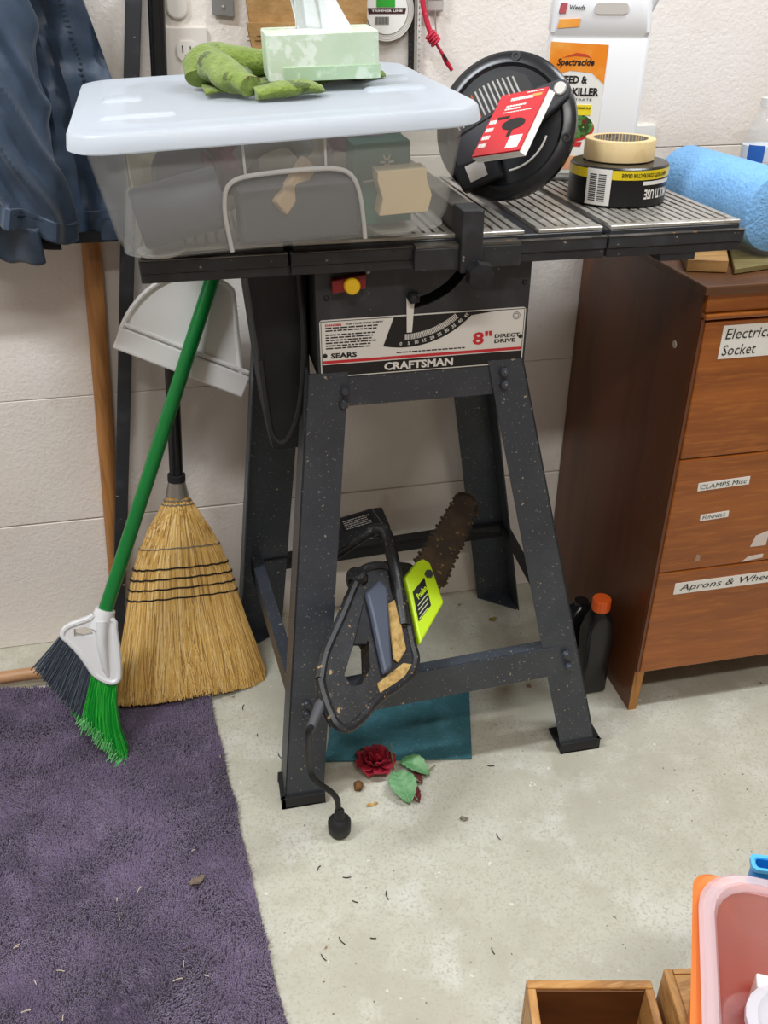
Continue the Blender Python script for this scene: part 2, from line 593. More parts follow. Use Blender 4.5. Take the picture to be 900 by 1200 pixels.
# stand: four splayed L-section legs
BL = {'fl': (V((0.050, 1.062, 0.0)), V((0.129, 1.114, 0.752)), 1, 1), 'fr': (V((0.622, 1.085, 0.0)), V((0.430, 1.114, 0.752)), -1, 1),
      'rl': (V((0.002, 1.545, 0.0)), V((0.087, 1.475, 0.752)), 1, -1), 'rr': (V((0.622, 1.570, 0.0)), V((0.470, 1.475, 0.752)), -1, -1)}
for k, (b0, t0, sx, sy) in BL.items():
    m = MB()
    W = {'fl': (0.066, 0.055), 'fr': (0.066, 0.051), 'rl': (0.095, 0.090), 'rr': (0.078, 0.062)}[k]
    T = 0.0025
    for (wb, wt, ax) in ((W[0], W[1], 0), (0.062, 0.055, 1)):
        if ax == 0:
            lo = [b0, b0 + X * sx * wb, b0 + X * sx * wb + Y * sy * T, b0 + Y * sy * T]
            hi = [t0, t0 + X * sx * wt, t0 + X * sx * wt + Y * sy * T, t0 + Y * sy * T]
        else:
            lo = [b0, b0 + X * sx * T, b0 + X * sx * T + Y * sy * wb, b0 + Y * sy * wb]
            hi = [t0, t0 + X * sx * T, t0 + X * sx * T + Y * sy * wt, t0 + Y * sy * wt]
        m.hexa(lo, hi)
    leg = m.build('leg', m_steel, saw)
    # folded foot with black cap
    f = MB()
    e = 0.004
    xa, xb = sorted((b0.x - sx * e, b0.x + sx * (W[0] + e)))
    ya, yb = sorted((b0.y - sy * e, b0.y + sy * 0.060))
    if sy == 1:
        f.box(xa, xb, ya, ya + 0.008, 0.0, 0.024)
        xo = xa if sx == 1 else xb - 0.008
        f.box(xo, xo + 0.008, ya, yb, 0.0, 0.024)
        f.box(xa, xb, ya, yb, 0.0, 0.005)
        f.build('foot_cap', m_rubber, leg, bevel=0.0015, seg=1)
    else:
        f.add([(b0.x, b0.y, 0.002), (b0.x + sx * W[0], b0.y, 0.002), (b0.x + sx * 0.006, b0.y - 0.06, 0.002)], [(0, 1, 2)])
        f.build('foot_plate', m_steel, leg, solid=0.003)
# upper aprons and lower stretchers
MB().box(0.150, 0.415, 1.1165, 1.1195, 0.701, 0.745).build('apron', m_steel, saw)
MB().box(0.150, 0.44, 1.468, 1.471, 0.70, 0.75).build('apron', m_steel, saw)
for (xa, xb) in (((0.131, 1.16, 0.724), (0.110, 1.46, 0.724)), ((0.428, 1.16, 0.724), (0.468, 1.46, 0.724))):
    MB().beam(xa, xb, 0.003, 0.045).build('apron', m_steel, saw)


def stretcher(a, b, h, name='stretcher', mm=m_steel, lipdir=(0, 1, 0)):
    m = MB().beam(a, b, 0.003, h)
    a2, b2 = V(a) + V((0, 0, h / 2)) + V(lipdir) * 0.010, V(b) + V((0, 0, h / 2)) + V(lipdir) * 0.010
    m.beam(a2, b2, 0.020, 0.003)
    return m.build(name, mm, saw)


stretcher((0.085, 1.082, 0.196), (0.560, 1.096, 0.212), 0.062)
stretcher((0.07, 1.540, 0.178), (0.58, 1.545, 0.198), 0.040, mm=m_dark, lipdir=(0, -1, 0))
stretcher((0.078, 1.10, 0.195), (0.046, 1.53, 0.185), 0.05, lipdir=(1, 0, 0))
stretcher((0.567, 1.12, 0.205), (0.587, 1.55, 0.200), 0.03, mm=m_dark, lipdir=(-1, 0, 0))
for (x, y, z) in ((0.178, 1.108, 0.727), (0.176, 1.108, 0.708), (0.402, 1.110, 0.735), (0.404, 1.110, 0.716), (0.541, 1.088, 0.226), (0.548, 1.086, 0.200), (0.10, 1.076, 0.21), (0.098, 1.074, 0.19)):
    MB().lathe([(0.0068, -0.004), (0.0068, 0.002), (0.005, 0.0045), (0, 0.0055)], (x, y, z), (0, -1, 0.1), 14).build('bolt', m_steel, saw, smooth=True)
# motor hanging below the left of the cabinet
m = MB().hexa([V((0.080, 1.20, 0.60)), V((0.142, 1.20, 0.60)), V((0.142, 1.42, 0.60)), V((0.080, 1.42, 0.60))],
              [V((0.059, 1.17, 0.893)), V((0.142, 1.17, 0.893)), V((0.142, 1.44, 0.893)), V((0.059, 1.44, 0.893))])
mo = m.build('motor_housing', m_dark, saw, bevel=0.010)
MB().tube(catmull([(0.128, 1.15, 0.885), (0.130, 1.145, 0.78), (0.118, 1.14, 0.69), (0.097, 1.14, 0.645), (0.080, 1.145, 0.655), (0.075, 1.15, 0.70), (0.072, 1.16, 0.76)]), 0.0042, 8).build('power_cord', m_rubber, saw, smooth=True)
# rip fence with its knob
fence = MB().box(0.318, 0.346, 1.105, 1.46, ZT + 0.001, 0.963).build('rip_fence', m_cast, saw, bevel=0.002)
m = MB().box(0.318, 0.346, 1.062, 1.106, 0.890, 0.966)
m.build('fence_head', m_black, fence, bevel=0.002)
MB().box(0.262, 0.400, 1.072, 1.081, 0.893, 0.9205).build('fence_clamp', m_black, fence, bevel=0.002)
MB().box(0.264, 0.398, 1.0725, 1.098, 0.9205, 0.9235).build('clamp_top', m_cast, fence)
pr = []
n = 28
m = MB()
rings = []
for (r, h) in ((0.006, 0), (0.008, 0.006), (0.0165, 0.009), (0.0175, 0.016), (0.0155, 0.024), (0.006, 0.026)):
    rings.append([V((0.341 + (r * (1 + 0.07 * cos(7 * 2 * pi * j / n))) * cos(2 * pi * j / n), 1.070 - h, 0.889 + (r * (1 + 0.07 * cos(7 * 2 * pi * j / n))) * sin(2 * pi * j / n))) for j in range(n)])
m.loft(rings)
m.build('fence_knob', m_dark, fence, smooth=True)

# ================================================================ CHEST OF DRAWERS
m_wside = mat('stained_plywood', '#6b3b1d', 0.40, var=[(3, '#502a14', 0.4, 0.75)], stretch=(6, 6, 0.6), specks=((60, 0.74, '#8f725e'),), coat=0.15)
m_wfront = mat('orange_veneer', '#a55c1c', 0.36, var=[(4, '#874713', 0.35, 0.7), (22, '#b86f28', 0.5, 0.8)], stretch=(0.7, 6, 8), coat=0.2)
m_wtop = mat('chest_top_wood', '#5c3a22', 0.4, var=[(4, '#7a5330', 0.45, 0.7)], stretch=(1, 8, 8))
m_wraw = mat('raw_wood_edge', '#b8803f', 0.6, var=(20, '#93602c', 0.4, 0.7), stretch=(6, 6, 0.8))
ch = thing('chest_of_drawers', 'brown wooden chest of drawers with paper labels beside table saw', 'chest of drawers', (1.08, 1.38, 0))
MB().box(0.721, 0.737, 1.165, 1.598, 0.0, 0.812).build('side_panel', m_wside, ch)
MB().box(1.425, 1.441, 1.165, 1.598, 0.0, 0.812).build('side_panel', m_wside, ch)
MB().prism([(0.721, 0.0), (0.737, 0.0), (0.7405, 0.094), (0.721, 0.094)], (0, 1.165, 0), X, Z, 0, 0.002).build('leg_edge', m_wraw, ch)
MB().box(0.737, 1.425, 1.590, 1.598, 0.08, 0.81).build('back_panel', m_wside, ch)
MB().box(0.737, 1.425, 1.172, 1.59, 0.092, 0.104).build('bottom_panel', m_wside, ch)
MB().box(0.712, 1.450, 1.148, 1.600, 0.811, 0.825).build('top', m_wtop, ch, bevel=0.003)
MB().box(0.724, 1.438, 1.158, 1.172, 0.782, 0.811).build('top_rail', m_wfront, ch, bevel=0.002)
MB().box(0.722, 1.440, 1.152, 1.170, 0.7725, 0.7815).build('moulding', m_wfront, ch, bevel=0.003)
MB().box(0.722, 0.727, 1.160, 1.172, 0.096, 0.772).build('face_edge', m_wside, ch)
drw = []
for (z0, z1) in ((0.5405, 0.768), (0.3195, 0.5385), (0.0955, 0.3175)):
    drw.append(MB().box(0.728, 1.434, 1.158, 1.176, z0, z1).build('drawer', m_wfront, ch, bevel=0.0025))
    MB().box(0.76, 1.40, 1.176, 1.56, z0 + 0.02, z1 - 0.03).build('drawer_box', m_wside, drw[-1])


def paper(dr, x0, x1, z0, z1, tilt, lines, ht):
    u = V((cos(tilt), 0, sin(tilt)))
    v = V((-sin(tilt), 0, cos(tilt)))
    o = V((x0, 1.158, z0))
    MB().prism([(0, 0), (x1 - x0, 0), (x1 - x0, z1 - z0), (0, z1 - z0)], o, u, v, 0, 0.0006).build('paper_label', m_paper, dr)
    for (s_, dx, dz, h, wd, bo, sh) in lines:
        text('lettering', s_, o + u * dx + v * dz + V((0, -0.0006, 0)), u, v, h, m_ink, dr, width=wd, bold=bo, shear=sh, align='L')


paper(drw[0], 0.7585, 0.905, 0.7085, 0.761, 0.0, [('Electrical', 0.006, 0.039, 0.0165, 0.083, 0.0, 0.12), ('Socket', 0.005, 0.0135, 0.0165, 0.056, 0.0, 0.12)], 0)
paper(drw[1], 0.770, 0.863, 0.4775, 0.4925, 0.035, [('CLAMPS Misc', 0.004, 0.0072, 0.0085, 0.084, 0.0, 0.12)], 0)
paper(drw[1], 0.786, 0.838, 0.418, 0.430, 0.045, [('FUNNELS', 0.004, 0.006, 0.0065, 0.042, 0.0, 0.12)], 0)
paper(drw[2], 0.764, 0.985, 0.269, 0.293, 0.004, [('Aprons & Wheels', 0.010, 0.0115, 0.0175, 0.195, 0.0, 0.25)], 0)
m_tear = mat('torn_paper', '#d9cfc6', 0.9)
MB().prism([(0, 0), (0.010, 0.002), (0.009, 0.013), (0.002, 0.016)], (0.792, 1.158, 0.334), X, Z, 0, 0.0005).build('torn_paper', mat('scuffed_paper', '#a98c75', 0.9), drw[1])
MB().prism([(0, 0), (0.04, 0.004), (0.04, 0.012), (0.012, 0.010)], (0.885, 1.158, 0.322), X, Z, 0, 0.0005).build('torn_paper', m_tear, drw[1])
MB().prism([(0, 0), (0.03, 0.0), (0.03, 0.03), (0.006, 0.022)], (0.895, 1.158, 0.352), X, Z, 0, 0.0005).build('torn_paper', m_tear, drw[1])
MB().lathe([(0.0062, 0), (0.0055, 0.0012), (0, 0.0013)], (0.721, 1.222, 0.712), (-1, 0, 0), 14).build('plug_button', mat('pale_plug', '#b9a89a', 0.6), ch)

# ================================================================ RUG
m_rugb = mat('rug_backing', '#4a4054', 0.95)
m_pile = mat('purple_pile', '#7b6c88', 0.95, var=[(5, '#574a63', 0.42, 0.68), (40, '#93849f', 0.5, 0.8)], sheen=0.4, spec=0.1)
rug = thing('rug', 'purple shaggy pile rug on the concrete floor', 'rug', (-0.5, 0.8, 0))
RC = [V((0.105, -0.15, 0)), V((-0.068, 1.395, 0)), V((-1.30, 1.72 - 0.135, 0)), V((-1.30, -0.15, 0))]
MB().prism([(p.x, p.y) for p in RC], (0, 0, 0), X, Y, 0.0005, 0.007).build('backing', m_rugb, rug)


def rug_in(x, y):
    n = len(RC)
    for i in range(n):
        a, b = RC[i], RC[(i + 1) % n]
        if (b.x - a.x) * (y - a.y) - (b.y - a.y) * (x - a.x) < 0:
            return False
    return True


rr = random.Random(11)
m = MB()
verts, faces = [], []
cnt = 0
while cnt < 150000:
    x, y = rr.uniform(-0.62, 0.11), rr.uniform(0.45, 1.58)
    if not rug_in(x, y):
        continue
    cnt += 1
    bl = nz(x, y, 0.3, 9) * 0.5 + nz(x, y, 2.0, 30) * 0.5
    h = 0.0085 + 0.004 * bl + rr.uniform(-0.0015, 0.0025)
    lx, ly = nz(x, y, 5, 14) * 0.007 + rr.uniform(-0.003, 0.003), nz(x, y, 9, 14) * 0.007 + rr.uniform(-0.003, 0.003)
    a = rr.uniform(0, 2 * pi)
    r = 0.0019
    o = len(verts)
    for k in range(3):
        verts.append((x + r * cos(a + k * 2.094), y + r * sin(a + k * 2.094), 0.006))
    r2 = 0.0009
    for k in range(3):
        verts.append((x + lx + r2 * cos(a + k * 2.094), y + ly + r2 * sin(a + k * 2.094), 0.006 + h))
    for k in range(3):
        k2 = (k + 1) % 3
        faces.append((o + k, o + k2, o + 3 + k2, o + 3 + k))
    faces.append((o + 3, o + 4, o + 5))
m.v = [V(p) for p in verts]
m.f = faces
m.build('pile', m_pile, rug, kind='stuff')

# ================================================================ TEAL MAT
m_teal = mat('teal_mat_fabric', '#3c747e', 0.9, var=[(18, '#5590a0', 0.48, 0.7), (6, '#2f606b', 0.45, 0.7)], specks=((200, 0.66, '#6d8f92'),), bump=(150, 0.4))
tm = MB().prism([(0.132, 1.149), (0.391, 1.101), (0.440, 1.285), (0.182, 1.335)], (0, 0, 0), X, Y, 0.0005, 0.005).build('floor_mat', m_teal, None, bevel=0.001, seg=1)
tag(tm, 'flat teal blue carpet square lying under the table saw', 'mat')

# ================================================================ STORAGE BIN ON THE SAW
m_tub = clear_mat('clear_tub_plastic', '#e8e9ea', 0.15, 0.2, '#fbfbf9')
m_rim = clear_mat('clear_tub_edge', '#e6e6e6', 0.62, 0.25, '#f2f2f0')
m_lid = mat('lid_plastic', '#d3d9e0', 0.35, var=(5, '#cdd5dd', 0.5, 0.8))
_nt = m_lid.node_tree                               # thin white plastic lets some light down into the bin
_tl = _nt.nodes.new('ShaderNodeBsdfTranslucent')
_tl.inputs[0].default_value = (0.90, 0.92, 0.95, 1)
_mx = _nt.nodes.new('ShaderNodeMixShader')
_mx.inputs[0].default_value = 0.45
_nt.links.new(_nt.nodes['Principled BSDF'].outputs[0], _mx.inputs[1])
_nt.links.new(_tl.outputs[0], _mx.inputs[2])
_nt.links.new(_mx.outputs[0], _nt.nodes['Material Output'].inputs[0])
BO = V((0.104, 1.208, 0.9482))                       # bottom centre
BM = Matrix.Translation(BO) @ Matrix.Rotation(radians(1.5), 4, 'Z') @ Matrix.Rotation(radians(2.4), 4, 'X') @ Matrix.Rotation(radians(-2.4), 4, 'Y')
sb = thing('storage_bin', 'clear plastic storage bin with pale blue lid on table saw', 'storage bin', (0.102, 1.208, 0.945))
H = 0.1255


def binring(hw, hd, r, z, n=6):
    return [V((x, y, z)) for x, y in rrect(-hw, hw, -hd, hd, r, n)]


# outer shell from bottom to rim with a grip recess pressed into the front
tub = MB()
outer_r = [binring(0.172, 0.167, 0.03, 0.0), binring(0.183, 0.177, 0.036, 0.004), binring(0.1905, 0.184, 0.038, 0.02), binring(0.207, 0.197, 0.038, H)]
inner_r = [binring(0.205, 0.195, 0.037, H), binring(0.1885, 0.182, 0.037, 0.021), binring(0.181, 0.175, 0.035, 0.006), binring(0.170, 0.165, 0.03, 0.002)]
tub.loft(outer_r + inner_r)
tub.build('tub', m_tub, sb, smooth=True, M=BM)
# raised arch moulding and ribs on the front wall
archp = []
fy = lambda z: -(0.184 + (z - 0.02) / (H - 0.02) * 0.013) - 0.0012


for (x, z) in [(-0.058, 0.004), (-0.061, 0.04), (-0.060, 0.060), (-0.056, 0.074), (-0.046, 0.082), (-0.03, 0.085), (0.0, 0.0865), (0.04, 0.0865), (0.066, 0.084), (0.080, 0.076), (0.088, 0.058), (0.092, 0.03), (0.094, 0.004)]:
    archp.append(V((x - 0.010, fy(z), z)))
ap = catmull(archp, 4)
MB().tube(ap, 0.0026, 8, squash=(1.0, 1.0), up=(0, 1, 0)).build('grip_arch', m_rim, sb, smooth=True, M=BM)
for x in (-0.035, 0.052):
    MB().tube([V((x - 0.010, fy(0.086), 0.086)), V((x - 0.010, fy(H), H))], 0.0016, 6).build('wall_rib', m_rim, sb, smooth=True, M=BM)
MB().loft([binring(0.174, 0.169, 0.03, -0.0005), binring(0.186, 0.180, 0.036, 0.005), binring(0.1835, 0.1775, 0.036, 0.0052), binring(0.172, 0.167, 0.03, 0.0005)], caps=False).build('base_edge', m_tub, sb, smooth=True, M=BM)
for (x, y) in ((-0.145, -0.135), (0.13, -0.135), (-0.145, 0.13), (0.13, 0.13)):
    MB().lathe([(0.024, -0.004), (0.027, -0.002), (0.028, 0.001)], (x, y, 0), (0, 0, 1), 20).build('foot', m_rim, sb, smooth=True, M=BM)
# lid
lid = MB()
lw, ld_ = 0.2225, 0.212
prof = [(lw - 0.003, ld_ - 0.003, H - 0.006), (lw, ld_, H - 0.004), (lw - 0.0025, ld_ - 0.0025, H + 0.0095), (lw - 0.0045, ld_ - 0.0045, H + 0.0122), (lw - 0.016, ld_ - 0.016, H + 0.013), (lw - 0.022, ld_ - 0.022, H + 0.0115), (lw - 0.06, ld_ - 0.06, H + 0.0115)]
inn = [(lw - 0.06, ld_ - 0.06, H + 0.0095), (lw - 0.010, ld_ - 0.010, H + 0.007), (lw - 0.006, ld_ - 0.006, H - 0.006)]
lid.loft([binring(a, b, 0.045 if a > 0.18 else 0.03, z) for a, b, z in inn[::-1]][::-1][::-1] + [binring(a, b, 0.045 if a > 0.18 else 0.03, z) for a, b, z in prof], caps=False)
lid.f.append(tuple(range(len(lid.v) - 28 * 0 - len(binring(1, 1, .1, 0)), len(lid.v))))
nb = len(binring(1, 1, .1, 0))
lid.f.append(tuple(range(nb - 1, -1, -1)))
lido = lid.build('lid', m_lid, sb, smooth=True, M=BM)
for (x0, x1, y0, y1) in ((-0.190, -0.105, -0.118, -0.092), (-0.190, -0.140, 0.00, 0.05), (0.12, 0.195, -0.06, -0.02), (0.12, 0.195, 0.02, 0.06)):
    m = MB()
    m.loft([[V((x, y, H + 0.0105)) for x, y in rrect(x0, x1, y0, y1, 0.010)], [V((x, y, H + 0.0135)) for x, y in rrect(x0 + 0.003, x1 - 0.003, y0 + 0.003, y1 - 0.003, 0.009)],
            [V((x, y, H + 0.0145)) for x, y in rrect(x0 + 0.008, x1 - 0.008, y0 + 0.008, y1 - 0.008, 0.004)]])
    m.build('lid_boss', m_lid, lido, smooth=True, M=BM)
LZ = H + 0.0118                                     # lid top, bin frame


def on_lid(x, y, z=0.0):
    return BM @ V((x, y, LZ + z))


# things inside the bin
def inside(name, mb, m_, label, cat, **k):
    mb.v = [V((p.x, p.y, p.z * 1.08)) for p in mb.v]
    o = mb.build(name, m_, None, M=BM, **k)
    return tag(o, label, cat)


mg = mat('slate_plastic', '#5d6472', 0.5, var=(20, '#6a7180', 0.4, 0.7))
mb_ = MB()
e1, e2 = V((-0.165, -0.150, 0.036)), V((-0.070, -0.148, 0.052))
mb_.tube([e1, e1 + (e2 - e1) * 0.04, e1 + (e2 - e1) * 0.96, e2], [0.029, 0.031, 0.031, 0.029], 24)
inside('plastic_tube', mb_, mg, 'grey plastic cylinder lying inside the clear storage bin', 'tube', smooth=True)
mb_ = MB().lathe([(0.0, -0.012), (0.036, -0.012), (0.040, -0.008), (0.040, 0.008), (0.036, 0.012), (0, 0.012)], (-0.105, -0.085, 0.060), (0.1, -1, 0.25), 36)
inside('round_tin', mb_, mat('dark_grey_tin', '#575b66', 0.4), 'round dark grey tin standing behind the grey cylinder in bin', 'tin', smooth=True)
mb_ = MB().grid(lambda a, b: V((-0.085 + 0.055 * a + 0.008 * sin(b * 5), -0.095 + 0.018 * sin(a * 9) + 0.01 * sin(b * 11), 0.045 + 0.062 * b)), 14, 14)
inside('maroon_cloth', mb_, mat('maroon_fabric', '#7a4258', 0.9), 'crumpled maroon cloth inside the clear storage bin', 'cloth', smooth=True, solid=0.006)
mb_ = MB().box(-0.055, 0.082, -0.168, -0.115, 0.004, 0.062)
inside('dark_case', mb_, mat('dark_case_plastic', '#4d515c', 0.5), 'dark rectangular case behind the arch of the clear bin', 'case', bevel=0.004)
mb_ = MB().tube(catmull([(-0.05, -0.10, 0.07), (-0.02, -0.11, 0.093), (0.015, -0.112, 0.098), (0.035, -0.11, 0.08)]), 0.012, 12)
inside('grey_hose', mb_, mat('grey_hose_rubber', '#8f9192', 0.6), 'short curved grey hose inside the clear storage bin', 'hose', smooth=True)
mb_ = MB().beam((-0.010, -0.172, 0.040), (0.030, -0.150, 0.078), 0.012, 0.020)
inside('wood_stick', mb_, mat('pale_wood', '#dcc09c', 0.6), 'pale wooden stick slanting upward inside the clear bin', 'stick', bevel=0.002)
mb_ = MB().box(0.083, 0.150, -0.140, -0.095, 0.006, 0.090)
gbx = inside('green_box', mb_, mat('dark_green_card', '#2f7a6b', 0.6), 'dark green printed carton behind the cream block in bin', 'box', bevel=0.001)
m = MB()
for k in range(6):
    a = k * pi / 3
    m.tube([V((0.122 + 0.002 * cos(a), -0.1405, 0.070 + 0.002 * sin(a))), V((0.122 + 0.008 * cos(a), -0.1405, 0.070 + 0.008 * sin(a)))], 0.0011, 5)
m.tube(catmull([(0.093, -0.1405, 0.052), (0.108, -0.1405, 0.053), (0.125, -0.1405, 0.060), (0.147, -0.1405, 0.064)]), 0.0009, 5)
ROOTM[gbx.name] = ROOTM[gbx.name]
m.v = [V((p.x, p.y, p.z * 1.08)) for p in m.v]
m.build('printed_flower', m_paper, gbx, M=BM)
mb_ = MB().prism([(0.104, 0.022), (0.162, 0.022), (0.167, 0.039), (0.161, 0.056), (0.161, 0.067), (0.104, 0.067), (0.104, 0.056), (0.109, 0.039)], (0, -0.171, 0), X, Z, -0.03, 0.0)
inside('cream_block', mb_, mat('cream_foam', '#f4dfb8', 0.6), 'cream coloured ridged block against wall of the clear bin', 'block', bevel=0.001)
m = MB().grid(lambda a, b: V((0.065 + 0.085 * a, -0.09 + 0.012 * sin(a * 14 + b * 3), 0.07 + 0.028 * b + 0.005 * sin(a * 7))), 24, 8)
inside('striped_cloth', m, mat('mauve_fabric', '#a88d9c', 0.9, var=(30, '#d0c2c4', 0.45, 0.55)), 'mauve striped cloth bunched above the dark green carton', 'cloth', smooth=True, solid=0.005)
m = MB().grid(lambda a, b: V((-0.17 + 0.34 * a, 0.0 + 0.02 * sin(a * 17) + 0.012 * sin(b * 9), 0.004 + 0.10 * b)), 40, 10)
inside('cream_bag', m, mat('cream_bag_plastic', '#d8d0ba', 0.7, var=(12, '#bdb5a0', 0.45, 0.6)), 'crumpled cream bag filling the back of the clear bin', 'bag', smooth=True, solid=0.004)

# ================================================================ GREEN CLOTH + TISSUES ON THE LID
m_gr = mat('green_knit', '#73873a', 0.95, var=[(90, '#8a9c4c', 0.45, 0.75), (34, '#4c5a26', 0.60, 0.64), (22, '#6b552c', 0.62, 0.66)], bump=(220, 0.8, 4, 0.004), sheen=0.3, spec=0.1)
gc = thing('green_cloth', 'green knitted cloth with brown patches bunched on the lid', 'cloth', on_lid(-0.02, 0.08))
BZ = lambda x, y, z: BM @ V((x, y, LZ + z))


def lump(name, pts, rad, sq, seed, k=5, n=22):
    m = MB()
    p = catmull([BZ(*q) for q in pts], k)
    rs = []
    for i in range(len(p)):
        t = i / (len(p) - 1) * (len(rad) - 1)
        a = int(min(t, len(rad) - 2))
        rs.append(rad[a] + (rad[a + 1] - rad[a]) * (t - a))
    m.tube(p, rs, n, squash=sq)
    for i, q in enumerate(m.v):
        d = nz(q.x, q.y, q.z + seed, 38) * 0.006 + nz(q.x, q.y, q.z + seed, 90) * 0.002
        m.v[i] = q + V((d, d * 0.6, abs(d) * 0.7))
    return m.build(name, m_gr, gc, smooth=True)


lump('fold', [(-0.072, 0.040, 0.014), (-0.064, 0.062, 0.028), (-0.045, 0.090, 0.028), (0.0, 0.098, 0.022), (0.05, 0.098, 0.016)], [0.014, 0.020, 0.022, 0.019, 0.014], (1.1, 0.9), 1)
lump('fold', [(-0.050, 0.090, 0.012), (-0.052, 0.055, 0.026), (-0.040, 0.012, 0.022), (-0.030, -0.026, 0.017), (-0.016, -0.052, 0.014)], [0.013, 0.022, 0.021, 0.018, 0.014], (1.2, 0.8), 4)
lump('fold', [(-0.012, -0.060, 0.007), (0.020, -0.060, 0.010), (0.050, -0.059, 0.010), (0.066, -0.056, 0.006)], [0.012, 0.016, 0.014, 0.006], (1.5, 0.55), 9)
m = MB().grid(lambda a, b: BZ(-0.068 + 0.230 * a, -0.025 + 0.05 * a + 0.11 * b, 0.0062 + 0.0014 * sin(a * 19 + b * 6) + 0.001 * sin(b * 13)), 40, 18)
m.build('flat_cloth', m_gr, gc, smooth=True, solid=0.003)

m_tis = mat('green_leaf_print_card', '#ccddc6', 0.35, var=[(70, '#e6f0e4', 0.50, 0.60), (11, '#bfd5b8', 0.5, 0.7)])
tb = thing('tissue_box', 'pale green tissue box with leaf print and white tissue pulled up', 'tissue box', on_lid(0.075, 0.09))
TM = BM @ Matrix.Translation((0.0745, -0.030, LZ + 0.013)) @ Matrix.Scale(0.93, 4) @ Matrix.Rotation(radians(0.8), 4, 'Y') @ Matrix.Rotation(radians(-3), 4, 'Z')
bxm = MB()
bxm.loft([[V((x, y, z)) for x, y in rrect(-0.072, 0.072, 0.0, 0.095, 0.012 if 0 else 0.006, 3)] for z in (0.0, 0.054)])
bx = bxm.build('box', m_tis, tb, bevel=0.002, M=TM)
MB().box(-0.052, 0.0725, -0.0012, 0.0, 0.0, 0.016).build('bottom_flap', mat('green_card_flap', '#b3cfae', 0.4, var=(42, '#d4e6d4', 0.52, 0.62)), tb, M=TM)
MB().prism(rrect(-0.045, 0.045, 0.03, 0.065, 0.017), (0, 0, 0.054), X, Y, 0.0, 0.0006).build('opening', mat('clear_film', '#d9e0d8', 0.3), tb, M=TM)
m_ts = mat('tissue_paper', '#dfe3e4', 0.9)


def tis(a, b):
    x = -0.025 + 0.072 * a * (1 - 0.35 * b) - 0.012 * b
    return V((x, 0.045 + 0.016 * sin(a * 6.3 + 0.4) * (1 - 0.3 * b) + 0.012 * sin(b * 3), 0.050 + 0.075 * b * (0.85 + 0.3 * sin(a * 3.1))))


MB().grid(tis, 22, 12).build('tissue', m_ts, tb, smooth=True, solid=0.0007, M=TM)
MB().grid(lambda a, b: V((-0.028 + 0.05 * a * (1 - b * 0.6), 0.055 + 0.01 * sin(a * 8), 0.05 + 0.085 * b)), 12, 10).build('tissue', m_ts, tb, smooth=True, solid=0.0007, M=TM)

# ================================================================ THINGS ON THE WALL ABOVE THE BIN
m_plate = mat('ivory_plate', '#dcd5cc', 0.4)
op = thing('outlet', 'double electrical outlet with pale cover plate on wall', 'outlet', (0.021, 1.6, 1.10))
MB().prism(rrect(-0.0145, 0.0535, 1.045, 1.1415, 0.004), (0, 1.603, 0), X, Z, 0, 0.006).build('cover_plate', m_plate, op, bevel=0.0015)
m_slot = mat('socket_slot', '#0e0d0d', 0.7)
for zc in (1.109, 1.070):
    f = MB()
    f.prism([(0.020 + 0.0165 * cos(a) * (1 if abs(cos(a)) < 0.9 else 0.97), zc + max(-0.0135, min(0.0135, 0.0165 * sin(a)))) for a in [2 * pi * i / 36 for i in range(36)]], (0, 1.597, 0), X, Z, 0, 0.0022)
    fo = f.build('receptacle', mat('receptacle_plastic', '#e2ddd5', 0.35), op)
    s_ = MB()
    s_.box(0.0128, 0.0146, 1.5942, 1.5948, zc - 0.002, zc + 0.0075)
    s_.box(0.0248, 0.0264, 1.5942, 1.5948, zc - 0.001, zc + 0.0065)
    s_.prism([(0.0196 + 0.003 * cos(a), zc - 0.0075 + 0.003 * sin(a)) for a in [2 * pi * i / 14 for i in range(14)]], (0, 1.5948, 0), X, Z, 0, 0.0006)
    s_.build('socket_slots', m_slot, op)
m = MB().prism(rrect(-0.005, 0.028, 1.152, 1.26, 0.014), (0, 1.603, 0), X, Z, 0, 0.007)
tag(m.build('wall_cover', m_plate, None, bevel=0.003), 'pale rounded cover plate above the electrical outlet', 'cover plate')
m = MB().prism([(0.064, 1.158), (0.097, 1.154), (0.100, 1.23), (0.066, 1.23)], (0, 1.600, 0), X, Z, 0, 0.006)
gp = tag(m.build('metal_tag', mat('grey_metal_tag', '#8f8d8c', 0.4, 0.5), None, bevel=0.001), 'small grey metal plate with one rivet between outlet and canvas pouch', 'plate')
MB().lathe([(0.003, 0), (0.002, 0.002), (0, 0.0025)], (0.081, 1.594, 1.168), (0, -1, 0), 12).build('rivet', m_rib, gp, smooth=True)

# tan canvas pouch
m_tan = mat('tan_canvas', '#a98352', 0.85, var=[(25, '#93703f', 0.45, 0.7), (8, '#b9945f', 0.5, 0.75)], bump=(70, 0.5))
m_seam = mat('tan_stitching', '#7b5c33', 0.9)
po = thing('canvas_pouch', 'tan canvas tool pouch with stitched seams hanging behind tissue box', 'pouch', (0.2, 1.57, 1.04))


def pouch(x0, x1, z0, z1, depth, y0, slant, nm):
    def fn(a, b):
        aa = a * 2 * pi
        hw = (x1 - x0) / 2 * (0.86 + 0.14 * b)
        cxp = (x0 + x1) / 2 + slant * (1 - b)
        cxx = max(-1, min(1, 1.15 * cos(aa)))
        x = cxp + hw * cxx
        y = y0 - depth / 2 * sin(aa) * (1 - 0.25 * b) + 0.004 * nz(x, b, a * 3, 22)
        return V((x, y, z0 + (z1 - z0) * b))
    m = MB().grid(fn, 48, 16, wrap=True)
    m.f.append(tuple(range(47, -1, -1)))
    m.f.append(tuple(15 * 48 + j for j in range(48)))
    return m.build(nm, m_tan, po, smooth=True)


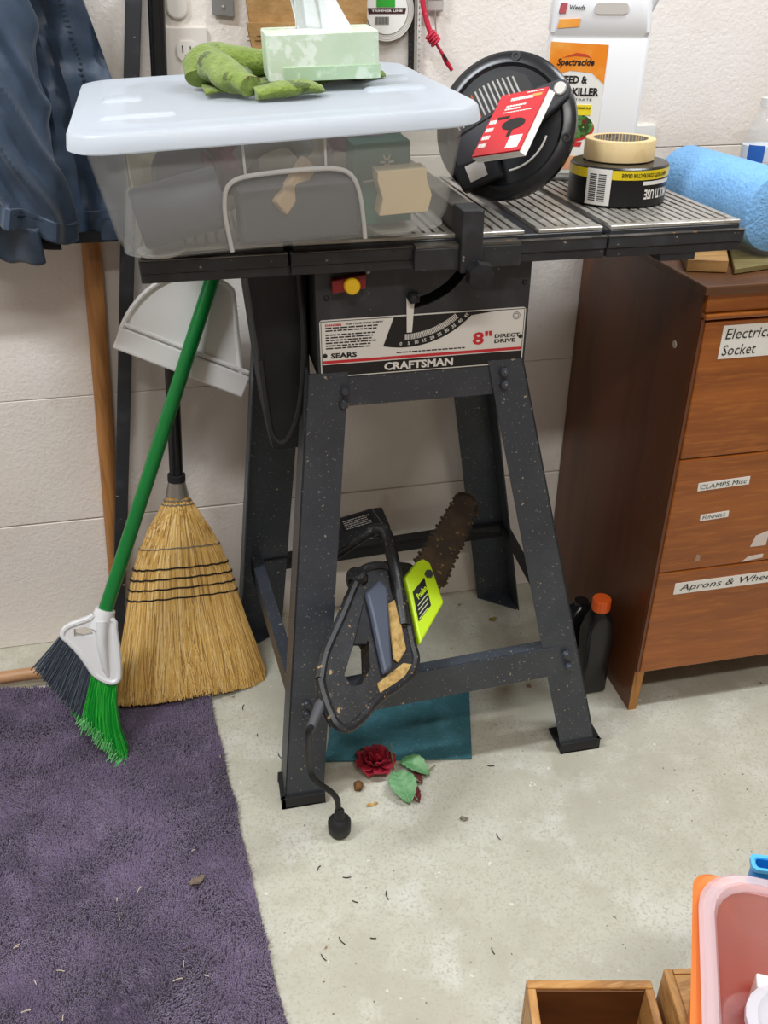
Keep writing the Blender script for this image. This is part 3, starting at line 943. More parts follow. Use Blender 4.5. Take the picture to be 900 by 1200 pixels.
pouch(0.100, 0.300, 1.03, 1.34, 0.040, 1.572, 0.014, 'main_pocket')
pouch(0.112, 0.292, 1.03, 1.148, 0.045, 1.556, 0.006, 'front_pocket')
for dz in (0, 0.006):
    MB().tube([(0.112 + 0.18 * t, 1.5325 + 0.014 * (2 * t - 1) ** 4 + 0.006 * abs(2 * t - 1), 1.130 - dz + 0.01 * t) for t in [i / 12 for i in range(13)]], 0.0008, 5).build('seam', m_seam, po)
for xx in (0.165, 0.171):
    MB().tube([(xx - 0.004, 1.532, 1.05), (xx, 1.533, 1.145)], 0.0008, 5).build('seam', m_seam, po)

# trimmer line pack
m_clear = clear_mat('clear_pack', '#e4e2de', 0.22, 0.1)
tp = thing('line_pack', 'clear blister pack with a coil of white trimmer line and printed disc', 'package', (0.345, 1.59, 1.06))
tc_ = V((0.337, 1.588, 1.163))
MB().prism(rrect(0.285, 0.376, 1.083, 1.31, 0.006), (0, 1.601, 0), X, Z, 0, 0.002).build('backing', m_clear, tp)
for i in range(4):
    a = MB()
    r = 0.036 + i * 0.0024
    a.lathe([(r + 0.0012 * cos(t), 0.0012 * sin(t)) for t in [2 * pi * k / 6 for k in range(6)]], tc_ + V((0, 0.004, 0)), (0, -1, 0), 48, closed=True)
    a.build('line_coil', mat('white_line', '#d9d7d0', 0.3), tp, smooth=True)
MB().lathe([(0.034, 0), (0.034, 0.002), (0, 0.002)], tc_ + V((0, 0.004, 0)), (0, -1, 0), 40).build('print_disc', m_paper, tp)
dy = tc_.y - 0.0022 + 0.004
MB().prism([(0.306, 1.166), (0.368, 1.166), (0.366, 1.158), (0.308, 1.158)], (0, dy + 0.0002, 0), X, Z, 0, 0.0008).build('dark_band', mat('maroon_print', '#3c1013', 0.5), tp)
MB().prism([(0.320, 1.167), (0.350, 1.167), (0.350, 1.185), (0.320, 1.185)], (0, dy + 0.0002, 0), X, Z, 0, 0.0006).build('green_patch', mat('green_print', '#2fa32f', 0.5), tp)
m = MB()
for i in range(12):
    m.box(0.318 + i * 0.0019, 0.3188 + i * 0.0019, dy - 0.0008, dy, 1.143, 1.154)
m.build('barcode', m_ink, tp)
text('lettering', 'TRIMMER LINE', (0.337, dy - 0.0006, 1.162), X, Z, 0.003, m_white, tp, width=0.05, bold=0.03)
# slotted strips
for (x0, x1, mm, lb) in ((0.3745, 0.3835, m_dark, 'black slotted metal strip hanging on wall with red cap'), (0.3885, 0.3945, mat('white_strip', '#d5d2cc', 0.5), 'narrow white slotted strip beside the black slotted strip')):
    holes = [rrect((x0 + x1) / 2 - 0.0012, (x0 + x1) / 2 + 0.0012, z, z + 0.004, 0.001, 2) for z in [1.062 + 0.0085 * i for i in range(28)]]
    m = MB().holed([(x0, 1.052), (x1, 1.052), (x1, 1.32), (x0, 1.32)], holes, (0, 1.600, 0), X, Z, 0, 0.004)
    so = m.build('slotted_strip', mm, None)
    tag(so, lb, 'strip')
    if x0 < 0.38:
        MB().box(x0 - 0.004, x1 + 0.006, 1.590, 1.602, 1.046, 1.056).build('end_cap', m_red, so, bevel=0.002)
# spring scale with hook
ss = thing('spring_scale', 'small grey pull scale with wire hook hanging on wall', 'scale', (0.415, 1.59, 1.12))
MB().box(0.402, 0.430, 1.590, 1.601, 1.160, 1.26).build('body', mat('grey_plastic', '#b7b1ab', 0.4), ss, bevel=0.003)
MB().box(0.405, 0.427, 1.5885, 1.590, 1.178, 1.25).build('dial', m_paper, ss)
MB().tube(catmull([(0.416, 1.59, 1.162), (0.416, 1.588, 1.145), (0.417, 1.586, 1.132), (0.413, 1.584, 1.126), (0.410, 1.586, 1.130)]), 0.0012, 6).build('hook', m_rib, ss, smooth=True)
# red bungee cord
m_redc = mat('red_cord', '#c2203c', 0.6, var=(160, '#e0607a', 0.55, 0.7))
rc = thing('bungee_cord', 'red braided cord with knot and red hook hanging on wall', 'cord', (0.415, 1.58, 1.08))
MB().tube(catmull([(0.390, 1.585, 1.30), (0.391, 1.58, 1.19), (0.397, 1.578, 1.155), (0.405, 1.575, 1.132), (0.412, 1.572, 1.122)]), 0.0042, 10).build('cord', m_redc, rc, smooth=True)
for k in range(4):
    MB().lathe([(0.0075 + 0.0024 * cos(t), 0.0024 * sin(t)) for t in [2 * pi * j / 8 for j in range(8)]], (0.404 + 0.0032 * k, 1.573, 1.129 - k * 0.0036), (0.75, -0.1, -0.8), 18, closed=True).build('knot', m_redc, rc, smooth=True)
MB().tube([(0.414, 1.572, 1.116), (0.424, 1.570, 1.102), (0.431, 1.569, 1.090), (0.441, 1.568, 1.077)], [0.0022, 0.003, 0.0042, 0.0030], 10).build('hook_end', mat('red_plastic', '#b8203a', 0.35), rc, smooth=True)
MB().tube([(0.424, 1.565, 1.101), (0.431, 1.564, 1.092)], 0.002, 8).build('black_clip', m_dark, rc)
tag(MB().prism(rrect(0.782, 0.832, 0.950, 0.981, 0.003), (0, 1.603, 0), X, Z, 0, 0.006).build('cover_plate', m_paper, None, bevel=0.001), 'small blank white cover plate on wall behind weed killer jug', 'cover plate')

# ================================================================ ROUND BLACK TOOL + MANUAL
DN = V((-0.50, -0.80, 0.36)).normalized()           # facing direction
dc = V((0.4335, 1.262, 1.0305))
m_gloss = mat('gloss_black_plastic', '#1b1c20', 0.28, var=(40, '#26272b', 0.5, 0.8))
m_matt = mat('matt_black_plastic', '#34343a', 0.6)
rt = thing('round_tool', 'round black plastic power tool deck leaning against weed killer jug', 'power tool', (0.43, 1.24, 0.935))
DX = Z.cross(DN).normalized()
DY = DN.cross(DX).normalized()
MB().lathe([(0.0, -0.03), (0.081, -0.03), (0.092, -0.024), (0.0970, -0.006), (0.0960, 0.004), (0.090, 0.009), (0.080, 0.0095), (0.076, 0.006), (0.0, 0.006)], dc, DN, 56, xref=DX).build('deck', m_gloss, rt, smooth=True)


def dp(x, y, z=0.0):
    return dc + DX * x + DY * y + DN * z


def disc_prism(poly, z0, z1, name, mm, bevel=0):
    return MB().prism(poly, dc, DX, DY, z0, z1).build(name, mm, rt, bevel=bevel)


ca, sa = cos(radians(33)), sin(radians(33))
rot = lambda x, y: (x * ca - y * sa, x * sa + y * ca)
# arm across the face, rising to a rounded end with a screw
disc_prism([rot(*p) for p in [(-0.080, -0.020), (-0.060, -0.034), (0.0, -0.032), (0.055, -0.022), (0.090, -0.014), (0.097, -0.004), (0.096, 0.006), (0.088, 0.013), (0.06, 0.018), (0.0, 0.016), (-0.078, 0.012)]], 0.006, 0.020, 'arm', m_matt, 0.003)
q = rot(0.084, 0.0)
MB().lathe([(0.0085, 0.0), (0.0085, 0.002), (0.007, 0.0035), (0, 0.0035)], dp(q[0], q[1], 0.020), DN, 20).build('screw', mat('bright_screw', '#d7d6d2', 0.3, 0.6), rt, smooth=True)
disc_prism([rot(*p) for p in [(0.02, -0.012), (0.052, -0.012), (0.060, 0.004), (0.03, 0.008)]], 0.020, 0.0206, 'arm_inset', m_gloss)
disc_prism([rot(*p) for p in [(-0.085, -0.056), (-0.028, -0.064), (-0.022, -0.030), (-0.086, -0.018)]], 0.006, 0.024, 'battery_block', m_gloss, 0.003)
disc_prism([rot(*p) for p in [(-0.066, 0.020), (-0.060, 0.036), (-0.040, 0.058), (0.0, 0.071), (0.034, 0.064), (0.052, 0.044), (0.054, 0.022)]], 0.006, 0.0075, 'warning_label', m_ink)
m = MB()
m2 = MB()
for i in range(15):
    x = -0.058 + i * 0.0066
    h = 0.014 + 0.022 * (1 - ((i - 8) / 9.0) ** 2)
    for j in range(2):
        w_ = 0.0024
        poly = [rot(x, 0.0255), rot(x + w_, 0.0255), rot(x + w_, 0.0255 + h), rot(x, 0.0255 + h)]
        (m2 if i in (5,) else m).prism(poly, dc, DX, DY, 0.0075, 0.0078)
m.build('fine_print', m_white, rt)
m2.build('orange_print', mat('orange_print', '#d8722a', 0.5), rt)
for a in (88, -8, -96, 172):
    p = dp(0.0875 * cos(radians(a)), 0.0875 * sin(radians(a)), 0.0092)
    MB().lathe([(0.0065, 0), (0.006, 0.0015), (0.0035, 0.0015), (0.0030, -0.001), (0, -0.001)], p, DN, 16).build('deck_screw', m_ink, rt, smooth=True)
for (a0, a1, r) in ((-75, -10, 0.060),):
    pth = [dp(r * cos(radians(a0 + (a1 - a0) * i / 14)), r * sin(radians(a0 + (a1 - a0) * i / 14)), 0.0075) for i in range(15)]
    MB().tube(pth, 0.0015, 6).build('pale_arc', m_white, rt)
# code label left blank
disc_prism([rot(*p) for p in [(-0.070, -0.050), (-0.045, -0.052), (-0.043, -0.029), (-0.069, -0.027)]], 0.024, 0.0246, 'blank_label', m_white)
# manual hanging on the front
mn = thing('manual', 'small red instruction manual hanging in front of round black tool', 'booklet', dp(0.01, -0.06, 0.03))
_mu = V((0.6688, -0.7136, 0.2084)).normalized()         # booklet leans with the tool's face
_mv = V((0.5298, 0.6542, 0.5398))
_mv = (_mv - _mu * _mv.dot(_mu)).normalized()
_mn = _mu.cross(_mv)
_mo = dp(0.016, -0.004, 0.044) + V((-0.0125, -0.036, 0.005))
MN = Matrix(((_mu.x * 1.10, _mv.x * 1.45, _mn.x, _mo.x), (_mu.y * 1.10, _mv.y * 1.45, _mn.y, _mo.y), (_mu.z * 1.10, _mv.z * 1.45, _mn.z, _mo.z), (0, 0, 0, 1)))
for i in range(4):
    MB().box(-0.031 + i * 0.0012, 0.031 + i * 0.0014, -0.040, 0.040, -0.004 - i * 0.0022, -0.0025 - i * 0.0022).build('page', m_paper, mn, M=MN)
MB().box(-0.031, 0.031, -0.040, 0.040, -0.0022, 0.0).build('cover', mat('glossy_red_cover', '#c4202c', 0.3), mn, M=MN)


def mnp(x, y):
    return MN @ V((x, y, 0))


mu, mv = (MN.to_3x3() @ X), (MN.to_3x3() @ Y)
m = MB()
rr = random.Random(3)
for (x0, x1, y, h) in ((-0.014, 0.016, 0.0285, 0.0040), (-0.016, 0.010, 0.0205, 0.0022), (-0.016, 0.004, 0.0165, 0.0022), (-0.016, 0.022, 0.0125, 0.0012), (0.004, 0.026, 0.0365, 0.0014),
                       (-0.029, -0.019, 0.000, 0.005), (-0.029, -0.019, -0.010, 0.005), (-0.029, -0.019, -0.020, 0.005), (-0.029, -0.019, -0.030, 0.005)):
    x = x0
    while x < x1:
        l = rr.uniform(0.0015, 0.004)
        m.box(x, min(x + l, x1), y, y + h, 0.0, 0.0003)
        x += l + 0.0007
m.build('cover_print', m_white, mn, M=MN)
MB().box(0.010, 0.026, -0.036, -0.020, 0, 0.0004).build('white_patch', m_white, mn, M=MN)
MB().box(-0.020, -0.004, 0.0045, 0.0080, 0, 0.0004).build('black_patch', m_ink, mn, M=MN)
MB().prism([(0.006 + 0.015 * cos(a), -0.004 + 0.0075 * sin(a)) for a in [2 * pi * i / 24 for i in range(24)]], (0, 0, 0), X, Y, 0, 0.0004).build('printed_disc', m_ink, mn, M=MN)
MB().box(0.0035, 0.0085, -0.020, -0.010, 0, 0.0003).build('printed_stem', m_ink, mn, M=MN)
MB().box(0.014, 0.026, 0.0300, 0.0335, 0, 0.0004).build('gold_patch', mat('gold_print', '#cda05a', 0.4), mn, M=MN)
MB().tube(catmull([mnp(-0.020, 0.037), MN @ V((-0.022, 0.043, -0.006)), MN @ V((-0.026, 0.038, -0.022))], 4), 0.0012, 6).build('white_tie', m_white, mn, smooth=True)

# ================================================================ WEED KILLER JUG
m_hdpe = mat('white_hdpe', '#e4e5e8', 0.38)
jg = thing('jug', 'large white plastic jug with orange and white printed label', 'jug', (0.622, 1.415, ZT))
JM = Matrix.Translation((0.622, 1.418, ZT + 0.0005)) @ Matrix.Rotation(radians(-19), 4, 'Z')


def jr(hw, hd, r, z):
    return [V((x, y, z)) for x, y in rrect(-hw, hw, -hd, hd, r, 6)]


m = MB()
m.loft([jr(0.062, 0.038, 0.012, 0.0), jr(0.069, 0.045, 0.009, 0.006), jr(0.0705, 0.0465, 0.009, 0.02), jr(0.0715, 0.047, 0.009, 0.196), jr(0.0695, 0.0455, 0.009, 0.199), jr(0.0695, 0.0455, 0.009, 0.202), jr(0.072, 0.048, 0.010, 0.206),
        jr(0.071, 0.047, 0.018, 0.24), jr(0.064, 0.042, 0.02, 0.262), jr(0.045, 0.034, 0.02, 0.285), jr(0.024, 0.024, 0.02, 0.30), jr(0.019, 0.019, 0.016, 0.315)])
jb = m.build('body', m_hdpe, jg, smooth=True, M=JM)
MB().tube(catmull([(0.066, 0, 0.235), (0.078, 0, 0.27), (0.062, 0, 0.305), (0.018, 0, 0.308)]), 0.011, 12).build('handle', m_hdpe, jg, smooth=True, M=JM)
MB().prism(rrect(-0.012, 0.036, 0.229, 0.243, 0.006), (0, -0.048, 0), X, Z, -0.001, 0.0012).build('grip_recess', mat('hdpe_recess', '#c9c4bf', 0.4), jg, M=JM)
MB().lathe([(0.022, 0.315), (0.022, 0.345), (0.020, 0.348), (0, 0.348)], (0, 0, 0), Z, 28).build('cap', mat('red_cap', '#b02b22', 0.4), jg, smooth=True, M=JM)
JY = -0.0472


def jl(poly, d, nm, mm):
    return MB().prism(poly, (0, JY, 0), X, Z, 0, d).build(nm, mm, jg, M=JM)


jl([(-0.0695, 0.012), (0.010, 0.012), (0.014, 0.19), (-0.0695, 0.194)], 0.0006, 'label_base', m_paper)
m_or = mat('orange_label', '#f08a1e', 0.4, var=(14, '#f6b255', 0.45, 0.7))
jl([(-0.0695, 0.146), (-0.038, 0.156), (-0.006, 0.153), (0.013, 0.138), (0.014, 0.19), (-0.0695, 0.194)], 0.0009, 'orange_panel', m_or)
jl([(-0.062, 0.211), (-0.032, 0.213), (-0.030, 0.2235), (-0.060, 0.2225)], 0.0018, 'orange_badge', m_or)
JU, JVv = JM.to_3x3() @ X, Z
jp = lambda x, z: JM @ V((x, JY - 0.0009, z))
text('lettering', 'Spectracide', jp(-0.0310, 0.166), JU, JVv, 0.0125, m_ink, jg, width=0.054, bold=0.03, shear=0.25)
text('lettering', 'WEED &', jp(-0.0350, 0.144), JU, JVv, 0.0105, m_ink, jg, width=0.047, bold=0.035)
text('lettering', 'GRASS KILLER', jp(-0.0330, 0.1275), JU, JVv, 0.0115, m_ink, jg, width=0.080, bold=0.04)
text('lettering', 'CONCENTRATE', jp(-0.0330, 0.117), JU, JVv, 0.0032, m_ink, jg, width=0.062)
jl([(-0.066, 0.0955), (-0.002, 0.0955), (-0.002, 0.110), (-0.066, 0.110)], 0.0012, 'yellow_flash', mat('yellow_print', '#f2dc2a', 0.45))
text('lettering', 'FAST-ACTING FORMULA', jp(-0.0310, 0.1055) + V((0, -0.0004, 0)), JU, JVv, 0.0032, m_ink, jg, width=0.058, bold=0.02)
jl([(-0.032 + 0.038 * cos(a), 0.077 + 0.020 * sin(a)) for a in [2 * pi * i / 24 for i in range(24)]], 0.0009, 'red_swoosh', m_red)
jl([(-0.032 + 0.036 * cos(a), 0.080 + 0.019 * sin(a)) for a in [2 * pi * i / 24 for i in range(24)]], 0.0011, 'plant_picture', mat('leaf_picture', '#2c4a22', 0.5, var=[(80, '#4d8a3c', 0.5, 0.55), (60, '#6d1f22', 0.57, 0.62), (110, '#d8cf6a', 0.64, 0.68)]))
jl([(-0.066, 0.051), (-0.012, 0.051), (-0.010, 0.058), (-0.066, 0.058)], 0.0009, 'red_bar', m_red)
jl([(-0.060, 0.018), (-0.01, 0.018), (-0.01, 0.038), (-0.060, 0.038)], 0.0009, 'pale_panel', mat('peach_print', '#efb08a', 0.5))
text('lettering', 'Weeds', JM @ V((-0.036, JY - 0.0012, 0.2375)), JU, JVv, 0.006, m_ink, jg, width=0.022, bold=0.02, shear=0.2)
jl([(-0.062, 0.230), (-0.052, 0.230), (-0.050, 0.243), (-0.060, 0.243)], 0.0014, 'small_mark', mat('pink_mark', '#b9585f', 0.5))
jl([(-0.051, 0.173), (-0.031, 0.1795), (-0.017, 0.178), (-0.009, 0.173), (-0.031, 0.1755)], 0.0012, 'brand_swoosh', mat('swoosh_red', '#c4452c', 0.5))

# ================================================================ TAPE ROLLS
TC = V((0.600, 1.245, ZT + 0.0005))
dt = thing('duct_tape_roll', 'black roll of duct tape in printed wrap on saw table', 'tape', TC)
MB().lathe([(0.042, 0.0), (0.066, 0.0), (0.068, 0.002), (0.068, 0.050), (0.066, 0.052), (0.042, 0.052)], TC, Z, 64, closed=True).build('roll', mat('wrap_black', '#151516', 0.3), dt, smooth=True)


def band(r, z0, z1, a0, a1, mm, nm, par, c0=TC, dz=0.0005):
    m = MB().grid(lambda a, b: c0 + V(((r + dz) * cos(radians(a0 + (a1 - a0) * a)), (r + dz) * sin(radians(a0 + (a1 - a0) * a)), z0 + (z1 - z0) * b)), 48, 2)
    return m.build(nm, mm, par, smooth=True)


band(0.068, 0.037, 0.049, -180, 180, mat('wrap_yellow', '#e3c91f', 0.35), 'yellow_band', dt)
band(0.068, 0.003, 0.050, -152, -122, m_white, 'white_patch', dt, dz=0.001)
m = MB()
for i in range(14):
    z = 0.008 + i * 0.0026
    for (a0, a1) in ((-148, -139), (-137, -128)):
        m.grid(lambda a, b: TC + V((0.0694 * cos(radians(a0 + (a1 - a0) * a)), 0.0694 * sin(radians(a0 + (a1 - a0) * a)), z + 0.0014 * b)), 4, 2)
m.build('barcode', m_ink, dt)


def curved_text(s_, a_mid, zc, h, wd, mm, par, r=0.069, flip=False, bold=0.03):
    ob = text('lettering', s_, (0, 0, 0), X, Y, h, mm, None, width=wd, bold=bold)
    me = ob.data
    L = ob.location.copy()
    inv = ROOTM[par.name].inverted()
    for v_ in me.vertices:
        p = v_.co + L
        x, y = (-p.x, -p.y) if flip else (p.x, p.y)
        a = radians(a_mid) + x / r
        v_.co = inv @ (TC + V((r * cos(a), r * sin(a), zc + y)))
    ob.location = (0, 0, 0)
    ob.parent = par
    return ob


curved_text('HEAVY DUTY CONTRACTOR GRADE', -80, 0.043, 0.0055, 0.075, m_ink, dt, flip=True)
curved_text('MULTI USE', -62, 0.018, 0.013, 0.048, m_white, dt, flip=True, r=0.0687)
band(0.068, 0.030, 0.035, -85, -35, m_white, 'white_line', dt)
MC = TC + V((0.004, 0.014, 0.0525))
mt_ = MB().lathe([(0.038, 0.0), (0.0485, 0.0), (0.0495, 0.001), (0.0495, 0.026), (0.0485, 0.0275), (0.038, 0.0275)], MC, Z, 56, closed=True).build('masking_tape_roll', mat('masking_tape', '#dcc391', 0.6, var=(60, '#cfb47e', 0.5, 0.75)), None, smooth=True)
tag(mt_, 'cream roll of masking tape on top of the duct tape', 'tape')
band(0.0375, 0.0005, 0.027, 0, 360, mat('grey_core', '#8d867c', 0.8, var=(60, '#5f5a52', 0.55, 0.6)), 'core', mt_, c0=MC)

# ================================================================ ON THE CHEST
m_ply = mat('plywood_scrap', '#b98f56', 0.65, var=(12, '#9c7340', 0.4, 0.7), stretch=(1, 6, 6))
b1 = MB().hexa([V((0.72, 1.225, 0.826)), V((0.776, 1.205, 0.826)), V((0.93, 1.50, 0.826)), V((0.85, 1.54, 0.826))], [V((0.72, 1.225, 0.8445)), V((0.776, 1.205, 0.8445)), V((0.93, 1.50, 0.8445)), V((0.85, 1.54, 0.8445))]).build('plywood_scrap', m_ply, None, bevel=0.001, seg=1)
tag(b1, 'pale plywood offcut under the near side of blue paper roll', 'board')
b2 = MB().hexa([V((0.782, 1.195, 0.826)), V((1.05, 1.255, 0.826)), V((1.03, 1.48, 0.826)), V((0.930, 1.485, 0.826))], [V((0.782, 1.195, 0.8345)), V((1.05, 1.255, 0.8345)), V((1.03, 1.48, 0.8345)), V((0.930, 1.485, 0.8345))]).build('wood_board', mat('weathered_board', '#7d7245', 0.6, var=(10, '#5e4a2c', 0.45, 0.7), stretch=(1, 5, 5)), None, bevel=0.001, seg=1)
tag(b2, 'thin weathered board on chest top beneath blue paper roll', 'board')
N0, N1 = V((0.864, 1.235, 0.9035)), V((0.846, 1.495, 0.9035))
ax = (N1 - N0)
m_blue = mat('blue_paper_towel', '#7fb5e8', 0.9, bump=(170, 0.7, 3, 0.004), var=(30, '#73aae0', 0.45, 0.7))
pr_ = thing('paper_towel_roll', 'roll of blue shop paper towels lying on the chest', 'paper towel', (0.855, 1.36, 0.845))
L = ax.length
MB().lathe([(0.019, 0.0), (0.0565, 0.0), (0.058, 0.001), (0.058, L - 0.001), (0.0565, L), (0.019, L)], N0, ax, 64, closed=True).build('towel_sheets', m_blue, pr_, smooth=True)
MB().lathe([(0.0175, 0.001), (0.019, 0.001), (0.019, L - 0.001), (0.0175, L - 0.001)], N0, ax, 40, closed=True).build('cardboard_core', mat('cardboard', '#8b5f3e', 0.85), pr_, smooth=True)
m_pet = clear_mat('clear_pet', '#dfe8ee', 0.14, 0.06)
wb = thing('water_bottle', 'clear water bottle with blue label behind blue paper roll', 'bottle', (0.985, 1.50, 0.826))
WB = V((0.985, 1.50, 0.826))
MB().lathe([(0.026, 0), (0.031, 0.004), (0.0315, 0.03), (0.029, 0.05), (0.0315, 0.07), (0.0315, 0.13), (0.028, 0.155), (0.015, 0.185), (0.0125, 0.19), (0.0125, 0.205)], WB, Z, 32).build('bottle_body', m_pet, wb, smooth=True)
MB().lathe([(0.032, 0.108), (0.032, 0.150 - 0.018)], WB, Z, 32).build('label_band', mat('blue_white_label', '#d5dfe8', 0.4), wb, smooth=True)
band(0.032, 0.106, 0.134, 200, 250, mat('label_blue', '#2b62b5', 0.4), 'blue_patch', wb, c0=WB)
band(0.032, 0.101, 0.104, 0, 360, mat('label_navy', '#20356e', 0.4), 'navy_line', wb, c0=WB)
MB().lathe([(0.0145, 0.192), (0.0145, 0.206), (0, 0.207)], WB, Z, 24).build('bottle_cap', m_white, wb, smooth=True)

# ================================================================ JACKET
m_jk = mat('slate_blue_nylon', '#33445a', 0.5, var=[(6, '#2a394b', 0.4, 0.7), (30, '#3a4d64', 0.5, 0.8)], bump=(30, 0.25, 4, 0.006), sheen=0.2)
m_lin = mat('black_lining', '#101114', 0.8)
jk = thing('jacket', 'slate blue jacket hanging on the wall with loose sleeve', 'jacket', (-0.25, 1.53, 0.84))


def jbody(a, b):
    # a around, b up
    z = 0.846 + 0.62 * b
    aa = a * 2 * pi
    x1 = -0.092 - 0.035 * max(0, (z - 1.06)) / 0.15 if z > 1.06 else -0.092 - 0.01 * (1.06 - z)
    x0 = -0.46
    xc, hw = (x0 + x1) / 2, (x1 - x0) / 2
    c_ = cos(aa)
    x = xc + hw * max(-1, min(1, 1.06 * c_))
    f = 0.030 * sin(aa)
    if sin(aa) > 0:
        crease = 0.010 * sin(x * 62 + 2.2 * sin(z * 9)) + 0.016 * nz(x, z * 0.6, 1.0, 17) + 0.010 * nz(x, z, 3.0, 34)
        crease -= 0.014 * math.exp(-((x + 0.168 + 0.06 * (z - 1.0)) / 0.008) ** 2)
        f += crease * min(1, 3 * sin(aa))
    return V((x, 1.540 - f * 0.9, z))


m = MB().grid(jbody, 110, 70, wrap=True)
m.f.append(tuple(69 * 110 + j for j in range(110)))
jb_ = m.build('body', m_jk, jk, smooth=True)
m = MB().prism([(-0.455, 1.519), (-0.098, 1.519), (-0.098, 1.560), (-0.455, 1.560)], (0, 0, 0.846), X, Y, -0.004, 0.012)
m.build('hem_lining', m_lin, jk)
MB().tube([(x, 1.505, 0.893) for x in [-0.17 + 0.008 * i for i in range(9)]], 0.0009, 5).build('hem_seam', mat('jacket_stitch', '#2b3a4b', 0.8), jk)


def jseam(k):
    z = 0.98 + 0.02 * k
    x = -0.127 - 0.09 * (z - 1.0)
    return V((x, 1.5265, z))


# raised placket seam of short tacks on the body
m = MB()
for k in range(34):
    z = 1.02 + 0.007 * k
    x = -0.128 - 0.13 * (z - 1.02)
    b = (z - 0.846) / 0.62
    best = min((jbody(t / 220, b) for t in range(1, 110)), key=lambda p: abs(p.x - x))
    m.box(x - 0.004, x + 0.004, best.y - 0.0012, best.y + 0.002, z, z + 0.002)
m.build('placket_stitches', mat('jacket_stitch', '#2b3a4b', 0.8), jk)
# sleeve: wrinkled tube ending in an open slanted cuff
sl = catmull([(-0.262, 1.50, 1.47), (-0.258, 1.475, 1.30), (-0.252, 1.462, 1.15), (-0.250, 1.458, 1.03), (-0.246, 1.456, 0.945), (-0.244, 1.455, 0.915)], 12)
SN = len(sl)


def sleeve(a, b):
    i = b * (SN - 1)
    k = min(int(i), SN - 2)
    p = sl[k].lerp(sl[k + 1], i - k)
    aa = a * 2 * pi
    rx = 0.066 + 0.010 * (1 - b)
    ry = 0.040
    qx, qy, qz = cos(aa) * 0.9, sin(aa) * 0.9, p.z * 10.0 + 1.6 * cos(aa)
    ridge = math.exp(-(nz(qx, qy, qz) / 0.22) ** 2)
    w_ = 0.018 * nz(qx * 0.8 + 3, qy * 0.8, p.z * 5.5) + 0.016 * ridge * (0.5 + 0.5 * b) - 0.006 + 0.004 * nz(qx * 2, qy * 2, p.z * 21)
    dz = -0.028 * cos(aa) * max(0, (b - 0.75) / 0.25)
    return V((p.x + (rx + w_) * cos(aa), p.y - (ry + w_ * 1.5) * sin(aa), p.z + dz))


sv = MB().grid(sleeve, 144, 200, wrap=True).build('sleeve', m_jk, jk, smooth=True, solid=0.002)


def cuff(a, b):
    aa = a * 2 * pi
    p = sleeve(a, 1.0)
    flare = 1.0 + 0.05 * b
    q_ = sl[-1]
    return V((q_.x + (p.x - q_.x) * flare - 0.008 * b, q_.y + (p.y - q_.y) * flare, p.z + 0.004 - 0.030 * b - 0.004 * sin(aa * 3)))


MB().grid(cuff, 96, 10, wrap=True).build('cuff', m_jk, sv, smooth=True, solid=0.004)
MB().tube([sleeve(i / 48, 1.0) * 1.0 + V((0, -0.001, -0.001)) for i in range(49)], 0.0016, 6).build('cuff_seam', MATS['jacket_stitch'], sv)
MB().grid(lambda a, b: V((-0.315 + 0.095 * a, 1.424 + 0.014 * sin(a * 5) + 0.01 * b, 0.905 - (0.050 + 0.012 * sin(a * 3)) * b - 0.012 * a + 0.003 * sin(a * 12))), 20, 10).build('cuff_tab', m_jk, sv, smooth=True, solid=0.004)
MB().grid(lambda a, b: V((-0.310 + 0.115 * a, 1.435 + 0.01 * sin(a * 5), 0.862 + 0.02 * b - 0.006 * a)), 20, 4).build('cuff_lining', m_lin, sv, smooth=True, solid=0.003)
MB().lathe([(0.0028, 0), (0.002, 0.0015), (0, 0.002)], (-0.262, 1.408, 0.911), (0, -1, 0.1), 10).build('snap', mat('brass', '#a4825a', 0.35, 0.8), sv, smooth=True)

# ================================================================ POLES AGAINST THE WALL
m_hand = mat('ash_wood', '#b07a42', 0.5, var=[(8, '#935f30', 0.4, 0.72)], stretch=(12, 12, 1.2))
hw_ = MB().tube([V((-0.241, 1.585, 0.0)), V((-0.227, 1.585, 0.15)), V((-0.168, 1.585, 0.83)), V((-0.158, 1.585, 0.95))], [0.0135, 0.0145, 0.0165, 0.016], 20).build('wooden_pole', m_hand, None, smooth=True)
tag(hw_, 'round wooden pole leaning on wall below the jacket', 'pole')
bp_ = MB().beam(V((-0.244, 1.545, 0.0)), V((-0.0475, 1.584, 1.20)), 0.0235, 0.016, up=(0, 1, 0)).build('square_bar', m_black, None, bevel=0.0015)
tag(bp_, 'black square metal bar leaning upright against the wall', 'bar')
dw = MB().tube([(-0.80, 1.462, 0.0305), (-0.36, 1.470, 0.0305)], 0.0125, 20).build('wooden_dowel', mat('pale_dowel', '#c69a72', 0.5, var=(10, '#b08259', 0.4, 0.7), stretch=(1, 10, 10)), None, smooth=True, bevel=0.0)
tag(dw, 'pale wooden dowel lying on the back of the rug', 'dowel')

